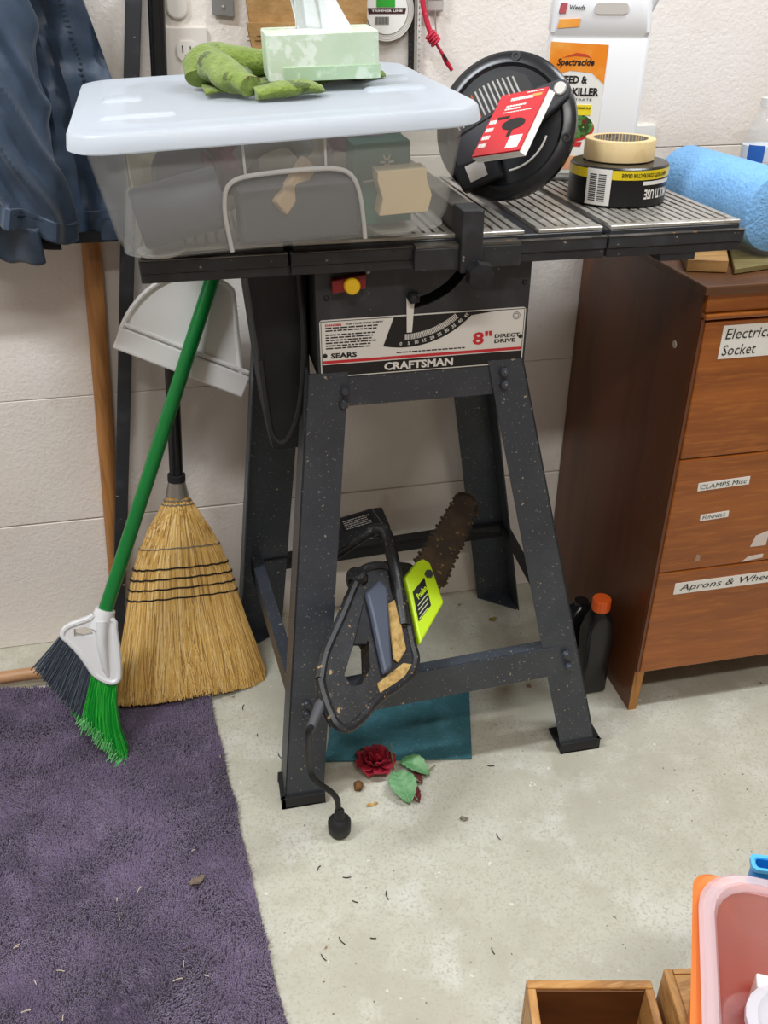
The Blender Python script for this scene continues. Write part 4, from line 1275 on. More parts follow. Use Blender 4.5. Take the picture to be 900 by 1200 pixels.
# ================================================================ CORN BROOM
m_straw = mat('broom_straw', '#b98d45', 0.75, var=[(420, '#7d5520', 0.45, 0.62), (300, '#d6ad60', 0.55, 0.7)], stretch=(1, 1, 0.03))
m_strand = mat('straw_strand', '#c99f52', 0.7, var=[(25, '#a77a35', 0.4, 0.7)])
B0 = V((-0.1060, 1.376, 0.014))
B1 = V((-0.0810, 1.518, 0.366))
br = thing('corn_broom', 'straw corn broom with black handle leaning behind the green broom', 'broom', (-0.099, 1.43, 0))
bd = (B1 - B0).normalized()
BRr = V((0.955, 0.275, 0))
BRr = (BRr - bd * BRr.dot(bd)).normalized()
BF = BRr.cross(bd).normalized()                      # towards camera
bl = (B1 - B0).length
bprof = [(1.0, 0.020, 0.020), (0.93, 0.034, 0.024), (0.85, 0.054, 0.025), (0.75, 0.073, 0.026), (0.62, 0.090, 0.027), (0.50, 0.100, 0.027), (0.35, 0.113, 0.030), (0.18, 0.128, 0.034), (0.04, 0.135, 0.036)]


def bsec(t):
    for i in range(len(bprof) - 1):
        if bprof[i][0] >= t >= bprof[i + 1][0]:
            k = (bprof[i][0] - t) / (bprof[i][0] - bprof[i + 1][0])
            return (bprof[i][1] + (bprof[i + 1][1] - bprof[i][1]) * k, bprof[i][2] + (bprof[i + 1][2] - bprof[i][2]) * k)
    return bprof[-1][1:] if t < 0.1 else bprof[0][1:]


def bpt(t, ang, ex=1.0):
    w_, d_ = bsec(t)
    c_, s_ = cos(ang), sin(ang)
    sag = 0.030 * (1 - t) ** 2                        # fan sweeps to the right at the bottom
    return B0 + bd * bl * t + BRr * ((abs(c_) ** 0.75) * (1 if c_ > 0 else -1) * w_ * ex + sag * 0.5) + BF * ((abs(s_) ** 0.75) * (1 if s_ > 0 else -1) * d_ * ex)


m = MB().grid(lambda a, b: bpt(1 - 0.97 * b, a * 2 * pi, 1 + 0.018 * sin(a * 2 * pi * 46)), 184, 40, wrap=True)
m.f.append(tuple(range(183, -1, -1)))
m.v = [V((p.x, p.y, max(p.z, 0.0015))) for p in m.v]
m.build('straw_body', m_straw, br, smooth=False)
rr = random.Random(21)
for ci, (colr, cnt) in enumerate((('#e0b768', 2600), ('#cc9f52', 2200), ('#a0763a', 1300), ('#f0d090', 900))):
    m = MB()
    for k in range(cnt):
        ang = rr.uniform(0, 2 * pi) if k % 5 else rr.uniform(-0.4, 0.4) + (pi if k % 2 else 0)
        if rr.random() < 0.6:
            ang = rr.uniform(0.05, pi - 0.05)
        t0, t1 = rr.uniform(0.30, 0.985), rr.uniform(-0.012, 0.10)
        if k % 3 == 0:
            t0, t1 = rr.uniform(0.25, 0.5), rr.uniform(-0.014, 0.05)
        dr_ = rr.gauss(0, 0.06)
        n_ = 6
        pts = []
        e0 = 1.005 + 0.03 * rr.random()
        fl_ = 0.07 * rr.random() ** 2
        for i in range(n_):
            t = t0 + (t1 - t0) * i / (n_ - 1)
            q_ = max(0.0, (0.5 - t) / 0.5)
            p = bpt(max(t, 0.0), ang + dr_ * q_ ** 2 * 1.4, e0 + fl_ * q_ ** 2)
            if t < 0:
                p += bd * bl * t
            p.z = max(p.z, 0.010 if rug_in(p.x, p.y) else 0.001)
            pts.append(p)
        w_ = rr.uniform(0.0007, 0.0013)
        o = len(m.v)
        for i, p in enumerate(pts):
            ww = w_ * (1 - 0.5 * i / (n_ - 1))
            m.v += [p - BRr * ww, p + BRr * ww + BF * 0.0004]
        for i in range(n_ - 1):
            m.f.append((o + 2 * i, o + 2 * i + 1, o + 2 * i + 3, o + 2 * i + 2))
    m.build('straw_strands', mat('straw_%d' % ci, colr, 0.65), br, kind='stuff')
m_thr = mat('black_thread', '#17130f', 0.8)
m_wire = mat('steel_wire', '#a59d90', 0.35, 0.7)
for (t, mm, r) in ((0.755, m_wire, 0.0013), (0.655, m_thr, 0.0017), (0.605, m_thr, 0.0017), (0.555, m_thr, 0.0017), (0.505, m_thr, 0.0017), (0.985, m_wire, 0.0014), (0.965, m_wire, 0.0014)):
    p = [bpt(t + 0.0022 * sin(i * 1.7), i / 72 * 2 * pi, 1.055) for i in range(73)]
    MB().tube(p, r, 6, caps=False).build('stitching' if mm is m_thr else 'wire_band', mm, br, smooth=True)
HT = V((-0.0040, 1.5885, 1.36))
hd = (HT - B1).normalized()
MB().lathe([(0.0215, -0.006), (0.021, 0.006), (0.0165, 0.028), (0.0155, 0.034)], B1, hd, 24).build('ferrule', mat('tin_ferrule', '#a8a39b', 0.35, 0.75), br, smooth=True)
MB().lathe([(0.0165, 0.033), (0.0165, 0.046), (0.0145, 0.047)], B1, hd, 24).build('collar', m_dark, br, smooth=True)
MB().tube([B1 + hd * 0.03, HT], 0.0125, 20).build('broom_handle', mat('gloss_black_handle', '#101012', 0.25), br, smooth=True)

# ================================================================ GREEN ANGLE BROOM
gb = thing('angle_broom', 'angle broom with green handle, white head, grey and green bristles', 'broom', (-0.26, 1.30, 0))
GS = V((-0.225, 1.312, 0.248))                     # socket
ghd = V((0.403, 0.320, 0.857)).normalized()         # along the handle
gs = V((0.915, -0.126, -0.383))
gs = (gs - ghd * gs.dot(ghd)).normalized()
gn = gs.cross(ghd).normalized()                     # facing the room
gpt = lambda s, z, d=0.0: GS + gs * s + ghd * z + gn * d
m_wp = mat('white_broom_plastic', '#e2e3e4', 0.35)
m_gh = mat('green_metal_handle', '#0f7a35', 0.3, var=(6, '#0d6a2d', 0.4, 0.7))
capoly = [(-0.016, 0.012), (-0.024, 0.002), (-0.040, -0.010), (-0.052, -0.020), (-0.057, -0.030), (-0.055, -0.040), (-0.046, -0.045), (-0.022, -0.060), (0.002, -0.080), (0.014, -0.091), (0.030, -0.098), (0.046, -0.100),
          (0.056, -0.095), (0.058, -0.085), (0.050, -0.060), (0.038, -0.030), (0.026, -0.004), (0.018, 0.012)]
holep = [(-0.040, -0.022), (-0.024, -0.013), (-0.012, -0.014), (-0.006, -0.024), (-0.022, -0.033), (-0.036, -0.034)]
MB().holed(capoly, [holep], GS, gs, ghd, -0.013, 0.010).build('broom_head', m_wp, gb)
ced = catmull([gpt(p[0] * 0.97, p[1] * 0.97 - 0.001, 0.008) for p in capoly] + [gpt(capoly[0][0] * 0.97, capoly[0][1] * 0.97 - 0.001, 0.008)], 3)
MB().tube(ced, 0.005, 8, caps=False).build('head_edge', m_wp, gb, smooth=True)
MB().tube([gpt(0.0, 0.005, 0.010), gpt(0.010, -0.03, 0.013), gpt(0.030, -0.075, 0.011), gpt(0.040, -0.09, 0.008)], [0.011, 0.009, 0.006, 0.003], 12).build('head_ridge', m_wp, gb, smooth=True)
sk = gpt(0.0, 0.0)
MB().lathe([(0.0185, -0.012), (0.0175, 0.020), (0.0165, 0.024), (0, 0.024)], sk, ghd, 24).build('socket', m_wp, gb, smooth=True)
mid = sk + ghd * 0.62
MB().tube([sk, mid, sk + ghd * 0.80], 0.0122, 20).build('broom_handle', m_gh, gb, smooth=True)


def bristles(t0, t1, b0, b1, n, cols, nm, rseed, bow):
    r = random.Random(rseed)
    for ci, col in enumerate(cols):
        m = MB()
        for k in range(n // len(cols)):
            f = r.random()
            dd = r.uniform(-0.010, 0.005)
            tp_ = V(t0).lerp(V(t1), f)
            bt_ = V(b0).lerp(V(b1), f) + V((r.gauss(0, 0.004), r.gauss(0, 0.004), 0))
            pts = []
            for i in range(4):
                t = i / 3
                q_ = tp_.lerp(bt_, t)
                pts.append(gpt(q_.x - bow * sin(t * pi) * f, q_.y, dd * (1 + 1.3 * t) + r.gauss(0, 0.0008)))
                pts[-1].z = max(pts[-1].z, 0.016)
            m.tube(pts, [0.0010, 0.0010, 0.0010, 0.0012], 3, caps=True, up=(1, 0, 0))
        m.build(nm, col, gb, kind='stuff')


m_g1 = mat('green_bristle', '#1fa53c', 0.45)
m_g2 = mat('light_green_bristle', '#45c94f', 0.5)
m_g3 = mat('grey_bristle', '#4d5560', 0.5)
m_g4 = mat('pale_grey_bristle', '#656d78', 0.5)
bristles((0.010, -0.080, 0), (0.054, -0.090, 0), (0.014, -0.172, 0), (0.112, -0.232, 0), 1700, [m_g1, m_g1, m_g2], 'green_bristles', 4, 0.010)
bristles((-0.054, -0.030, 0), (0.010, -0.080, 0), (-0.076, -0.108, 0), (0.016, -0.170, 0), 1900, [m_g3, m_g3, m_g4], 'grey_bristles', 5, 0.0)
m = MB()
r = random.Random(8)
for k in range(700):
    f = r.random()
    p = gpt(0.016 + 0.094 * f + r.gauss(0, 0.004), -0.168 - 0.060 * f + r.gauss(0, 0.004), r.uniform(-0.026, 0.020))
    p.z = max(p.z, 0.02)
    q_ = p + ghd * -0.012 + V((r.gauss(0, 0.003), r.gauss(0, 0.003), 0))
    q_.z = max(q_.z, 0.016)
    m.tube([p, q_], 0.0007, 3, up=(1, 0, 0))
m.build('bristle_tips', mat('pale_green_tip', '#7fd487', 0.6), gb, kind='stuff')

# ================================================================ DUSTPAN CLIPPED ON THE GREEN HANDLE
dpn = thing('dustpan', 'white half round dustpan clipped behind the green broom handle', 'dustpan', (-0.02, 1.49, 0.57))
DA = radians(-25.5)
du = V((cos(DA), -0.10, sin(DA))).normalized()
dvv = V((-sin(DA), 0.235, cos(DA)))
dvv = (dvv - du * dvv.dot(du)).normalized()
do = V((-0.035, 1.499, 0.650))
m_dpw = mat('dustpan_plastic', '#ebe8e4', 0.4)
arc = [(0.112 * cos(radians(a)), 0.140 * sin(radians(a))) for a in range(0, 181, 6)]
arc = [(min(x, (0.056 - do.x - dvv.x * y) / du.x), y) for x, y in arc]
MB().prism([(0.112, -0.03)] + arc + [(-0.112, -0.03)], do, du, dvv, 0.0, 0.003).build('pan_face', m_dpw, dpn)
rim = [do + du * x + dvv * y + du.cross(dvv) * 0.004 for x, y in arc]
MB().tube(rim, 0.0045, 8).build('raised_rim', m_dpw, dpn, smooth=True)
m = MB()
nn = du.cross(dvv)
m.hexa([do + du * -0.115 + dvv * -0.032 + nn * 0.0, do + du * 0.115 + dvv * -0.032 + nn * 0.0, do + du * 0.115 + dvv * -0.032 + nn * 0.011, do + du * -0.115 + dvv * -0.032 + nn * 0.011],
       [do + du * -0.115 + dvv * 0.006, do + du * 0.115 + dvv * 0.006, do + du * 0.115 + dvv * 0.006 + nn * 0.013, do + du * -0.115 + dvv * 0.006 + nn * 0.013])
m.build('front_lip', m_dpw, dpn, bevel=0.003)
MB().tube([do + du * -0.110 + dvv * 0.012 + nn * 0.006, do + du * 0.110 + dvv * 0.012 + nn * 0.006], 0.004, 8).build('lip_ridge', m_dpw, dpn, smooth=True)

# ================================================================ CHAINSAW
A0 = V((0.1320, 0.929, 0.2972))
cdv = V((0.585, 0.785, 0.203)).normalized()
cuv = V((-0.720, 0.388, 0.576))
cuv = (cuv - cdv * cuv.dot(cdv)).normalized()
cnv = cdv.cross(cuv)
cs = thing('chainsaw', 'electric chainsaw with black body and lime cover propped on saw stand', 'chainsaw', (0.25, 1.1, 0.24))
m_cb = mat('chainsaw_black', '#1d1e21', 0.45, var=(30, '#2c2d30', 0.5, 0.7), specks=((170, 0.69, '#8a7046'), (60, 0.70, '#a08252'), (360, 0.665, '#6d5a3a')))
m_cg = mat('chainsaw_grip', '#4a5060', 0.4)
m_dust = mat('sawdust', '#c3a266', 0.95, var=(90, '#9a7a42', 0.45, 0.7), bump=(200, 0.6))
m_lime = mat('lime_plastic', '#bfe01f', 0.4)
cp = lambda a, b, n_=0.0: A0 + cdv * a + cuv * b + cnv * n_


def cpr(poly, n0, n1, nm, mm, bevel=0.0, holes=None, par=cs):
    m = MB()
    if holes:
        m.holed(poly, holes, A0, cdv, cuv, n0, n1)
    else:
        m.prism(poly, A0, cdv, cuv, n0, n1)
    return m.build(nm, mm, par, bevel=bevel)


hp = [(0.036, 0.061), (0.076, 0.075), (0.142, 0.083), (0.212, 0.093), (0.243, 0.092), (0.272, 0.066), (0.263, 0.036), (0.229, 0.004), (0.183, -0.033), (0.163, -0.050), (0.134, -0.053), (0.103, -0.043), (0.068, -0.028), (0.023, -0.019), (-0.001, -0.009), (-0.006, 0.008), (0.004, 0.026), (0.021, 0.047)]
hs = [(0.064, 0.034), (0.102, 0.043), (0.145, 0.049), (0.135, 0.027), (0.100, 0.006), (0.069, 0.005), (0.056, 0.016)]
cpr([(p[0] * 0.97 + 0.004, p[1] * 0.95 + 0.001) for p in hp], -0.020, 0.008, 'rear_handle', m_cb, holes=[hs])
ridge = catmull([cp(p[0], p[1], 0.006) for p in hp] + [cp(hp[0][0], hp[0][1], 0.006)], 4)
MB().tube(ridge, 0.0075, 8, caps=False).build('handle_edge', m_cb, cs, smooth=True)
cpr([(0.198, 0.073), (0.235, 0.066), (0.232, 0.047), (0.118, -0.021), (0.099, -0.015), (0.139, 0.020), (0.172, 0.048)], 0.008, 0.020, 'grip_panel', m_cg, 0.005)
cpr([(0.115, 0.046), (0.185, 0.066), (0.150, 0.036), (0.128, 0.030)], 0.004, 0.012, 'recess_panel', m_dark)
cpr([(0.211, 0.033), (0.231, 0.026), (0.164, -0.028), (0.136, -0.027), (0.136, -0.017)], 0.008, 0.013, 'dusty_strip', m_dust, 0.003)
cpr([(0.075, -0.026), (0.120, -0.046), (0.150, -0.047), (0.142, -0.034), (0.085, -0.014)], 0.008, 0.011, 'sawdust_layer', m_dust, 0.001)
# motor body
cpr([(0.222, 0.088), (0.300, 0.070), (0.330, 0.030), (0.322, -0.030), (0.270, -0.046), (0.215, -0.015)], -0.075, -0.012, 'motor_body', m_cb, 0.008)
cpr([(0.235, 0.085), (0.275, 0.078), (0.290, 0.045), (0.262, 0.030), (0.235, 0.050)], -0.02, 0.004, 'body_shoulder', m_cb, 0.006)
MB().lathe([(0.017, -0.012), (0.018, 0.004), (0.015, 0.013), (0.009, 0.015), (0, 0.015)], cp(0.222, 0.093, 0.0), (cuv * 0.6 + cnv * 0.8), 12).build('oil_cap', m_cb, cs)
# sprocket cover
cov = cpr([(0.277, 0.030), (0.318, 0.026), (0.332, 0.020), (0.334, 0.006), (0.285, -0.046), (0.190, -0.044)], -0.012, 0.010, 'sprocket_cover', m_lime, 0.003)
cpr([(0.262, 0.008), (0.300, 0.003), (0.263, -0.029), (0.222, -0.024)], 0.010, 0.0107, 'cover_label', m_ink, par=cs)
lu = (cdv * 0.038 + cuv * -0.005).normalized()
lv = cnv.cross(lu)
text('lettering', 'Poulan', cp(0.2715, -0.0048, 0.0108), lu, lv, 0.0090, m_lime, cs, width=0.029, bold=0.03, shear=0.3)
m = MB()
for i in range(4):
    c0 = cp(0.2615 - 0.0062 * i, -0.0125 - 0.0042 * i, 0.0109)
    m.beam(c0 - lu * 0.016, c0 + lu * (0.016 - 0.001 * i), 0.0013, 0.0004, up=cnv)
m.build('fine_print', mat('pale_lime_print', '#c8cfa0', 0.5), cs)
MB().lathe([(0.007, 0.0), (0.007, 0.006), (0, 0.006)], cp(0.310, 0.0, 0.010), cnv, 6).build('bar_nut', m_steel, cs)
# guide bar and chain
m_bar = mat('grimy_bar', '#3a3026', 0.6, var=[(25, '#54432f', 0.45, 0.7)], specks=((90, 0.64, '#84683f'),))
barp = [(0.30, 0.024), (0.355, 0.023), (0.50, 0.019), (0.520, 0.014), (0.528, 0.004), (0.527, -0.008), (0.515, -0.019), (0.495, -0.024), (0.323, -0.034), (0.30, -0.032)]
cpr(barp, -0.010, -0.005, 'guide_bar', m_bar)
loop = catmull([cp(p[0], p[1], -0.0075) for p in [(0.33, 0.025), (0.42, 0.022), (0.50, 0.020), (0.521, 0.015), (0.530, 0.004), (0.529, -0.010), (0.516, -0.021), (0.495, -0.026), (0.40, -0.031), (0.325, -0.036)]], 8)
m = MB()
acc = 0.0
for i in range(len(loop) - 1):
    seg = loop[i + 1] - loop[i]
    k = max(1, int(seg.length / 0.0065))
    for j in range(k):
        p = loop[i] + seg * ((j + 0.5) / k)
        d = seg.normalized()
        out = cnv.cross(d) * -1
        ctr = cp(0.42, -0.005, -0.0075)
        if out.dot(p - ctr) < 0:
            out = -out
        m.beam(p - d * 0.0025, p + d * 0.0022, 0.0065, 0.005, up=out)
        if (j + i) % 2 == 0:
            m.beam(p + out * 0.0035 - d * 0.0018, p + out * 0.0035 + d * 0.0005, 0.0045, 0.004, up=out)
m.build('chain', m_bar, cs)
# front handle arch and hand guard
fhp = catmull([cp(0.200, -0.006, 0.008), cp(0.260, 0.042, 0.014), cp(0.318, 0.090, 0.012), cp(0.328, 0.106, 0.004), cp(0.320, 0.118, -0.012), cp(0.262, 0.140, -0.03), cp(0.225, 0.15, -0.06)], 6)
MB().tube(fhp, 0.0105, 12).build('front_handle', m_cb, cs, smooth=True)
gd_ = cpr([(0.300, 0.176), (0.365, 0.138), (0.380, 0.124), (0.352, 0.096), (0.336, 0.090), (0.325, 0.112), (0.252, 0.142)], -0.022, -0.012, 'hand_guard', m_cb, 0.003)
cpr([(0.352, 0.100), (0.366, 0.137), (0.384, 0.122), (0.360, 0.090)], -0.055, -0.011, 'guard_side', m_cb, 0.002)
cpr([(0.305, 0.168), (0.360, 0.135), (0.352, 0.121), (0.290, 0.150)], -0.012, -0.0115, 'guard_label', m_ink)
gu = (cdv * 0.055 + cuv * -0.033).normalized()
gv = cnv.cross(gu)
m = MB()
r = random.Random(2)
for i in range(5):
    c0 = cp(0.305, 0.162, -0.0113) - gv * (0.0035 * i)
    x = 0.0
    while x < 0.05:
        l = r.uniform(0.003, 0.009)
        m.beam(c0 + gu * x, c0 + gu * (x + l), 0.0014, 0.0003, up=cnv)
        x += l + 0.0015
m.build('guard_print', mat('grey_print', '#a9a6a0', 0.6), cs)
# cord
MB().tube([cp(0.026, 0.036, 0), cp(0.004, 0.040, 0.0), cp(-0.040, 0.034, 0.0)], [0.009, 0.0085, 0.0058], 12).build('strain_relief', mat('grey_rubber', '#4a4b4f', 0.6), cs, smooth=True)
e = cp(-0.040, 0.034, 0)
cord = catmull([cp(-0.030, 0.035, 0), e, V((0.090, 0.985, 0.172)), V((0.096, 0.988, 0.135)), V((0.121, 0.985, 0.105)), V((0.130, 0.985, 0.085)), V((0.132, 0.990, 0.056))], 6)
MB().tube(cord, 0.0048, 10).build('power_cord', m_rubber, cs, smooth=True)
MB().lathe([(0.0, -0.001), (0.014, 0.0), (0.0185, 0.006), (0.019, 0.026), (0.014, 0.034), (0.009, 0.038), (0.008, 0.056), (0.005, 0.060), (0, 0.060)], (0.133, 0.993, 0.002), (0.0, -0.12, 1), 24).build('plug', m_rubber, cs, smooth=True)

# ================================================================ DARK BOTTLES BY THE CHEST
m_bot = clear_mat('smoky_bottle', '#1c1b1c', 0.92, 0.25, '#806050')


def sqbottle(c0, hw, hd, h, nm, label, cap):
    t = thing(nm, label, 'bottle', c0)
    R_2 = lambda w_, d_, z, r: [c0 + V((x, y, z)) for x, y in rrect(-w_, w_, -d_, d_, r, 4)]
    m = MB().loft([R_2(hw - 0.004, hd - 0.004, 0.0, 0.008), R_2(hw, hd, 0.006, 0.009), R_2(hw - 0.001, hd - 0.001, h * 0.40, 0.009), R_2(hw + 0.001, hd, h * 0.70, 0.009), R_2(hw - 0.003, hd - 0.003, h * 0.84, 0.010), R_2(0.016, 0.016, h * 0.93, 0.013), R_2(0.0135, 0.0135, h * 0.95, 0.012), R_2(0.0135, 0.0135, h, 0.012)])
    m.build('bottle_body', m_bot, t, smooth=True)
    if cap:
        pr2 = []
        n = 40
        m = MB().loft([[c0 + V(((r_ + (0.0005 if j % 2 else 0)) * cos(2 * pi * j / n), (r_ + (0.0005 if j % 2 else 0)) * sin(2 * pi * j / n), z)) for j in range(n)] for r_, z in ((0.0165, h - 0.008), (0.017, h - 0.006), (0.0168, h + 0.014), (0.0155, h + 0.0165))])
        m.build('screw_cap', cap, t, smooth=False)
    return t


sqbottle(V((0.673, 1.240, 0.0)), 0.0275, 0.022, 0.200, 'oil_bottle', 'slim dark bottle with orange cap on floor beside chest', mat('orange_cap', '#e8621f', 0.45))
sqbottle(V((0.676, 1.325, 0.0)), 0.034, 0.026, 0.150, 'oil_jug', 'dark capless bottle behind the orange capped bottle', None)

# ================================================================ ROSE, DEBRIS
m_leaf = mat('cloth_leaf', '#5f9a63', 0.7, var=[(30, '#86b584', 0.45, 0.65)])
m_pet = mat('rose_petal', '#a3152f', 0.75, var=[(35, '#5e1420', 0.45, 0.68), (60, '#c93450', 0.58, 0.7)])
ro = thing('artificial_rose', 'fallen artificial red rose with two green leaves by teal mat', 'flower', (0.23, 1.09, 0))
rc_ = V((0.218, 1.115, 0.018))
r = random.Random(14)
for ring, (n_, rad, tilt, sz) in enumerate(((6, 0.024, 0.25, 0.022), (5, 0.015, 0.75, 0.019), (4, 0.007, 1.2, 0.016))):
    for k in range(n_):
        a = 2 * pi * k / n_ + ring * 0.5 + r.uniform(-0.15, 0.15)
        d = V((cos(a), sin(a), 0))
        tn = V((-sin(a), cos(a), 0))

        def pet(u_, v_, d=d, tn=tn, tilt=tilt, sz=sz, rad=rad):
            wv = sin(pi * (0.15 + 0.72 * v_)) * sz
            out = d * cos(tilt) + Z * sin(tilt)
            return rc_ + d * (rad * 0.25) + out * (v_ * sz * 1.5) + tn * ((u_ - 0.5) * 2 * wv * 0.9) + Z * (0.006 * (2 * u_ - 1) ** 2 + 0.003 * sin(u_ * 9)) - d * 0.003 * v_ * v_ + Z * (-0.008 + 0.004 * ring)
        MB().grid(pet, 7, 6).build('petal', m_pet, ro, smooth=True, solid=0.0008)
m_under = mat('leaf_red_edge', '#6d2a2c', 0.7)


def leaf(base, tip, wd, lift, nm='leaf', mm=m_leaf):
    base, tip = V(base), V(tip)
    ax_ = tip - base
    sd = V((-ax_.y, ax_.x, 0)).normalized()

    def fn(u_, v_):
        wv = wd * (sin(pi * min(1, v_ * 0.96 + 0.04)) ** 0.75) * (1 + 0.05 * sin(v_ * 40))
        q_ = base + ax_ * v_ + sd * ((u_ - 0.5) * 2 * wv)
        q_.z += lift * sin(v_ * pi) + 0.006 * abs(2 * u_ - 1) + 0.0012 * sin(v_ * 34 + abs(u_ - 0.5) * 9)
        return q_
    lo = MB().grid(fn, 13, 20).build(nm, mm, ro, smooth=True, solid=0.0008)
    MB().tube([fn(0.5, i / 10) + V((0, 0, 0.0008)) for i in range(11)], 0.0008, 5).build('vein', mat('leaf_vein', '#8fb98c', 0.7), lo)


leaf((0.249, 1.088, 0.012), (0.258, 1.020, 0.004), 0.024, 0.010)
leaf((0.262, 1.110, 0.012), (0.306, 1.075, 0.004), 0.018, 0.012)
leaf((0.262, 1.070, 0.003), (0.275, 1.022, 0.002), 0.012, 0.002, 'under_leaf', m_under)
leaf((0.272, 1.085, 0.003), (0.290, 1.062, 0.002), 0.010, 0.002, 'under_leaf', m_under)
leaf((0.205, 1.13, 0.004), (0.200, 1.16, 0.003), 0.016, 0.006, 'sepal', mat('dry_sepal', '#55422c', 0.8))
MB().tube(catmull([(0.249, 1.090, 0.014), (0.247, 1.105, 0.022), (0.247, 1.12, 0.032), (0.25, 1.135, 0.036)]), 0.0013, 6).build('stem', mat('rose_stem', '#7c7a4c', 0.7), ro, smooth=True)
MB().tube(catmull([(0.300, 1.080, 0.006), (0.312, 1.088, 0.010), (0.322, 1.096, 0.006)]), 0.001, 6).build('twig', mat('rose_stem', '#7c7a4c', 0.7), ro, smooth=True)

m = MB().lathe([(0.0, 0.0), (0.007, 0.001), (0.0095, 0.006), (0.008, 0.012), (0.004, 0.015), (0, 0.016)], (0.180, 1.077, 0.0), Z, 14)
for i, p in enumerate(m.v):
    m.v[i] = p + V((nz(p.x, p.y, p.z, 160), nz(p.y, p.z, p.x, 160), 0)) * 0.003
tag(m.build('seed_pod', mat('brown_husk', '#7a5328', 0.8, var=(60, '#4a3018', 0.45, 0.65)), None, smooth=True), 'small brown seed husk on concrete beside the rose', 'seed pod')


def flat_leaf(c0, l, wd, a, mm, nm, label, z):
    u_ = V((cos(a), sin(a), 0))
    s_ = V((-sin(a), cos(a), 0))
    m = MB().grid(lambda i, j: V(c0) + u_ * l * (j - 0.5) + s_ * (i - 0.5) * 2 * wd * sin(pi * min(1, 0.1 + 0.88 * j)) + Z * (z + 0.003 * abs(2 * i - 1) + 0.002 * sin(j * 9)), 6, 9)
    tag(m.build(nm, mm, None, smooth=True, solid=0.0006), label, 'leaf')


m_dry = mat('dry_leaf', '#7a6a5c', 0.85, var=(60, '#54473c', 0.45, 0.65))
flat_leaf((-0.096, 0.931, 0), 0.026, 0.007, 0.4, m_dry, 'dry_leaf', 'curled dry brown leaf lying on the purple rug', 0.019)
flat_leaf((0.196, 1.036, 0), 0.020, 0.0028, 0.1, mat('straw_leaf', '#c7a05c', 0.8), 'dry_leaf', 'narrow straw coloured leaf on concrete below the rose', 0.001)
flat_leaf((0.553, 1.485, 0), 0.018, 0.006, 0.2, mat('yellow_leaf', '#8d7f3c', 0.8), 'dry_leaf', 'dull yellow leaf on floor near rear foot of saw stand', 0.001)
flat_leaf((0.340, 0.975, 0), 0.014, 0.004, -0.4, mat('grey_chip', '#8a8070', 0.8), 'dry_leaf', 'grey brown leaf scrap alone on open concrete floor', 0.001)
# twigs and chips
m_tw = mat('dark_twig', '#3b3026', 0.85)
r = random.Random(33)
spots = [(0.385, 0.93), (0.135, 0.86), (0.105, 0.80), (0.150, 0.795), (0.075, 0.78), (0.185, 0.86), (0.315, 0.74), (0.13, 0.905), (0.09, 0.93), (0.02, 1.24), (0.055, 1.18), (0.0, 1.32), (0.42, 1.08)]
for i, (x, y) in enumerate(spots):
    a, l = r.uniform(0, pi), r.uniform(0.007, 0.016)
    d = V((cos(a), sin(a), 0)) * l / 2
    tw = MB().tube(catmull([V((x, y, 0.0012)) - d, V((x, y, 0.0022)) + V((-d.y, d.x, 0)) * 0.25, V((x, y, 0.0012)) + d], 3), 0.0008, 5).build('twig', m_tw, None)
    tag(tw, 'tiny dark twig scrap on the bare concrete floor', 'twig', 'twig scraps on the concrete')
for i in range(16):
    x, y = r.uniform(-0.40, 0.0), r.uniform(0.72, 1.2)
    a, l = r.uniform(0, pi), r.uniform(0.005, 0.013)
    d = V((cos(a), sin(a), 0)) * l / 2
    tw = MB().tube([V((x, y, 0.020)) - d, V((x, y, 0.0215)), V((x, y, 0.020)) + d], 0.0007, 5).build('lint', mat('pale_lint', '#c9b9a4', 0.9), None)
    tag(tw, 'pale thread of lint or straw caught on the purple rug', 'lint', 'lint bits on the rug')

# ================================================================ WOODEN BOXES AND TUBS IN THE FOREGROUND
m_oak = mat('oak_board', '#bd8a4c', 0.5, var=[(9, '#8f5f2c', 0.45, 0.68), (30, '#d0a468', 0.5, 0.75)], stretch=(1, 7, 7))
m_oakv = mat('oak_board_across', '#bd8a4c', 0.5, var=[(9, '#8f5f2c', 0.45, 0.68), (30, '#d0a468', 0.5, 0.75)], stretch=(7, 1, 7))
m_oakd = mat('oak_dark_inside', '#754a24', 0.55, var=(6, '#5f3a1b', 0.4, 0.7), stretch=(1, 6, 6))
wbx = thing('open_wooden_box', 'open oak box on floor with dark inside beside orange tub', 'box', (0.345, 0.45, 0))
WM = Matrix.Translation((0.298, 0.592, 0)) @ Matrix.Rotation(radians(-12), 4, 'Z')
MB().box(0, 0.150, -0.010, 0, 0, 0.17).build('back_board', m_oak, wbx, bevel=0.001, seg=1, M=WM)
MB().box(0, 0.010, -0.25, -0.0105, 0, 0.17).build('side_board', m_oakv, wbx, bevel=0.001, seg=1, M=WM)
MB().box(0.140, 0.150, -0.25, -0.0105, 0, 0.17).build('side_board', m_oakv, wbx, bevel=0.001, seg=1, M=WM)
MB().box(0.0105, 0.1395, -0.25, -0.240, 0, 0.17).build('front_board', m_oak, wbx, bevel=0.001, seg=1, M=WM)
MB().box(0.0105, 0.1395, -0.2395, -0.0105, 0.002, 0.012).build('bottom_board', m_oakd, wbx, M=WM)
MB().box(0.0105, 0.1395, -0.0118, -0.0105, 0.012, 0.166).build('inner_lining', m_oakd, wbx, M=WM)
ob = thing('oak_chest', 'taller closed oak box standing under the orange tub', 'box', (0.6, 0.36, 0))
OM = Matrix.Translation((0.4510, 0.552, 0)) @ Matrix.Rotation(radians(-10), 4, 'Z')
MB().box(0.011, 0.34, -0.36, 0.0, 0.0, 0.1985).build('body', m_oak, ob, bevel=0.001, seg=1, M=OM)
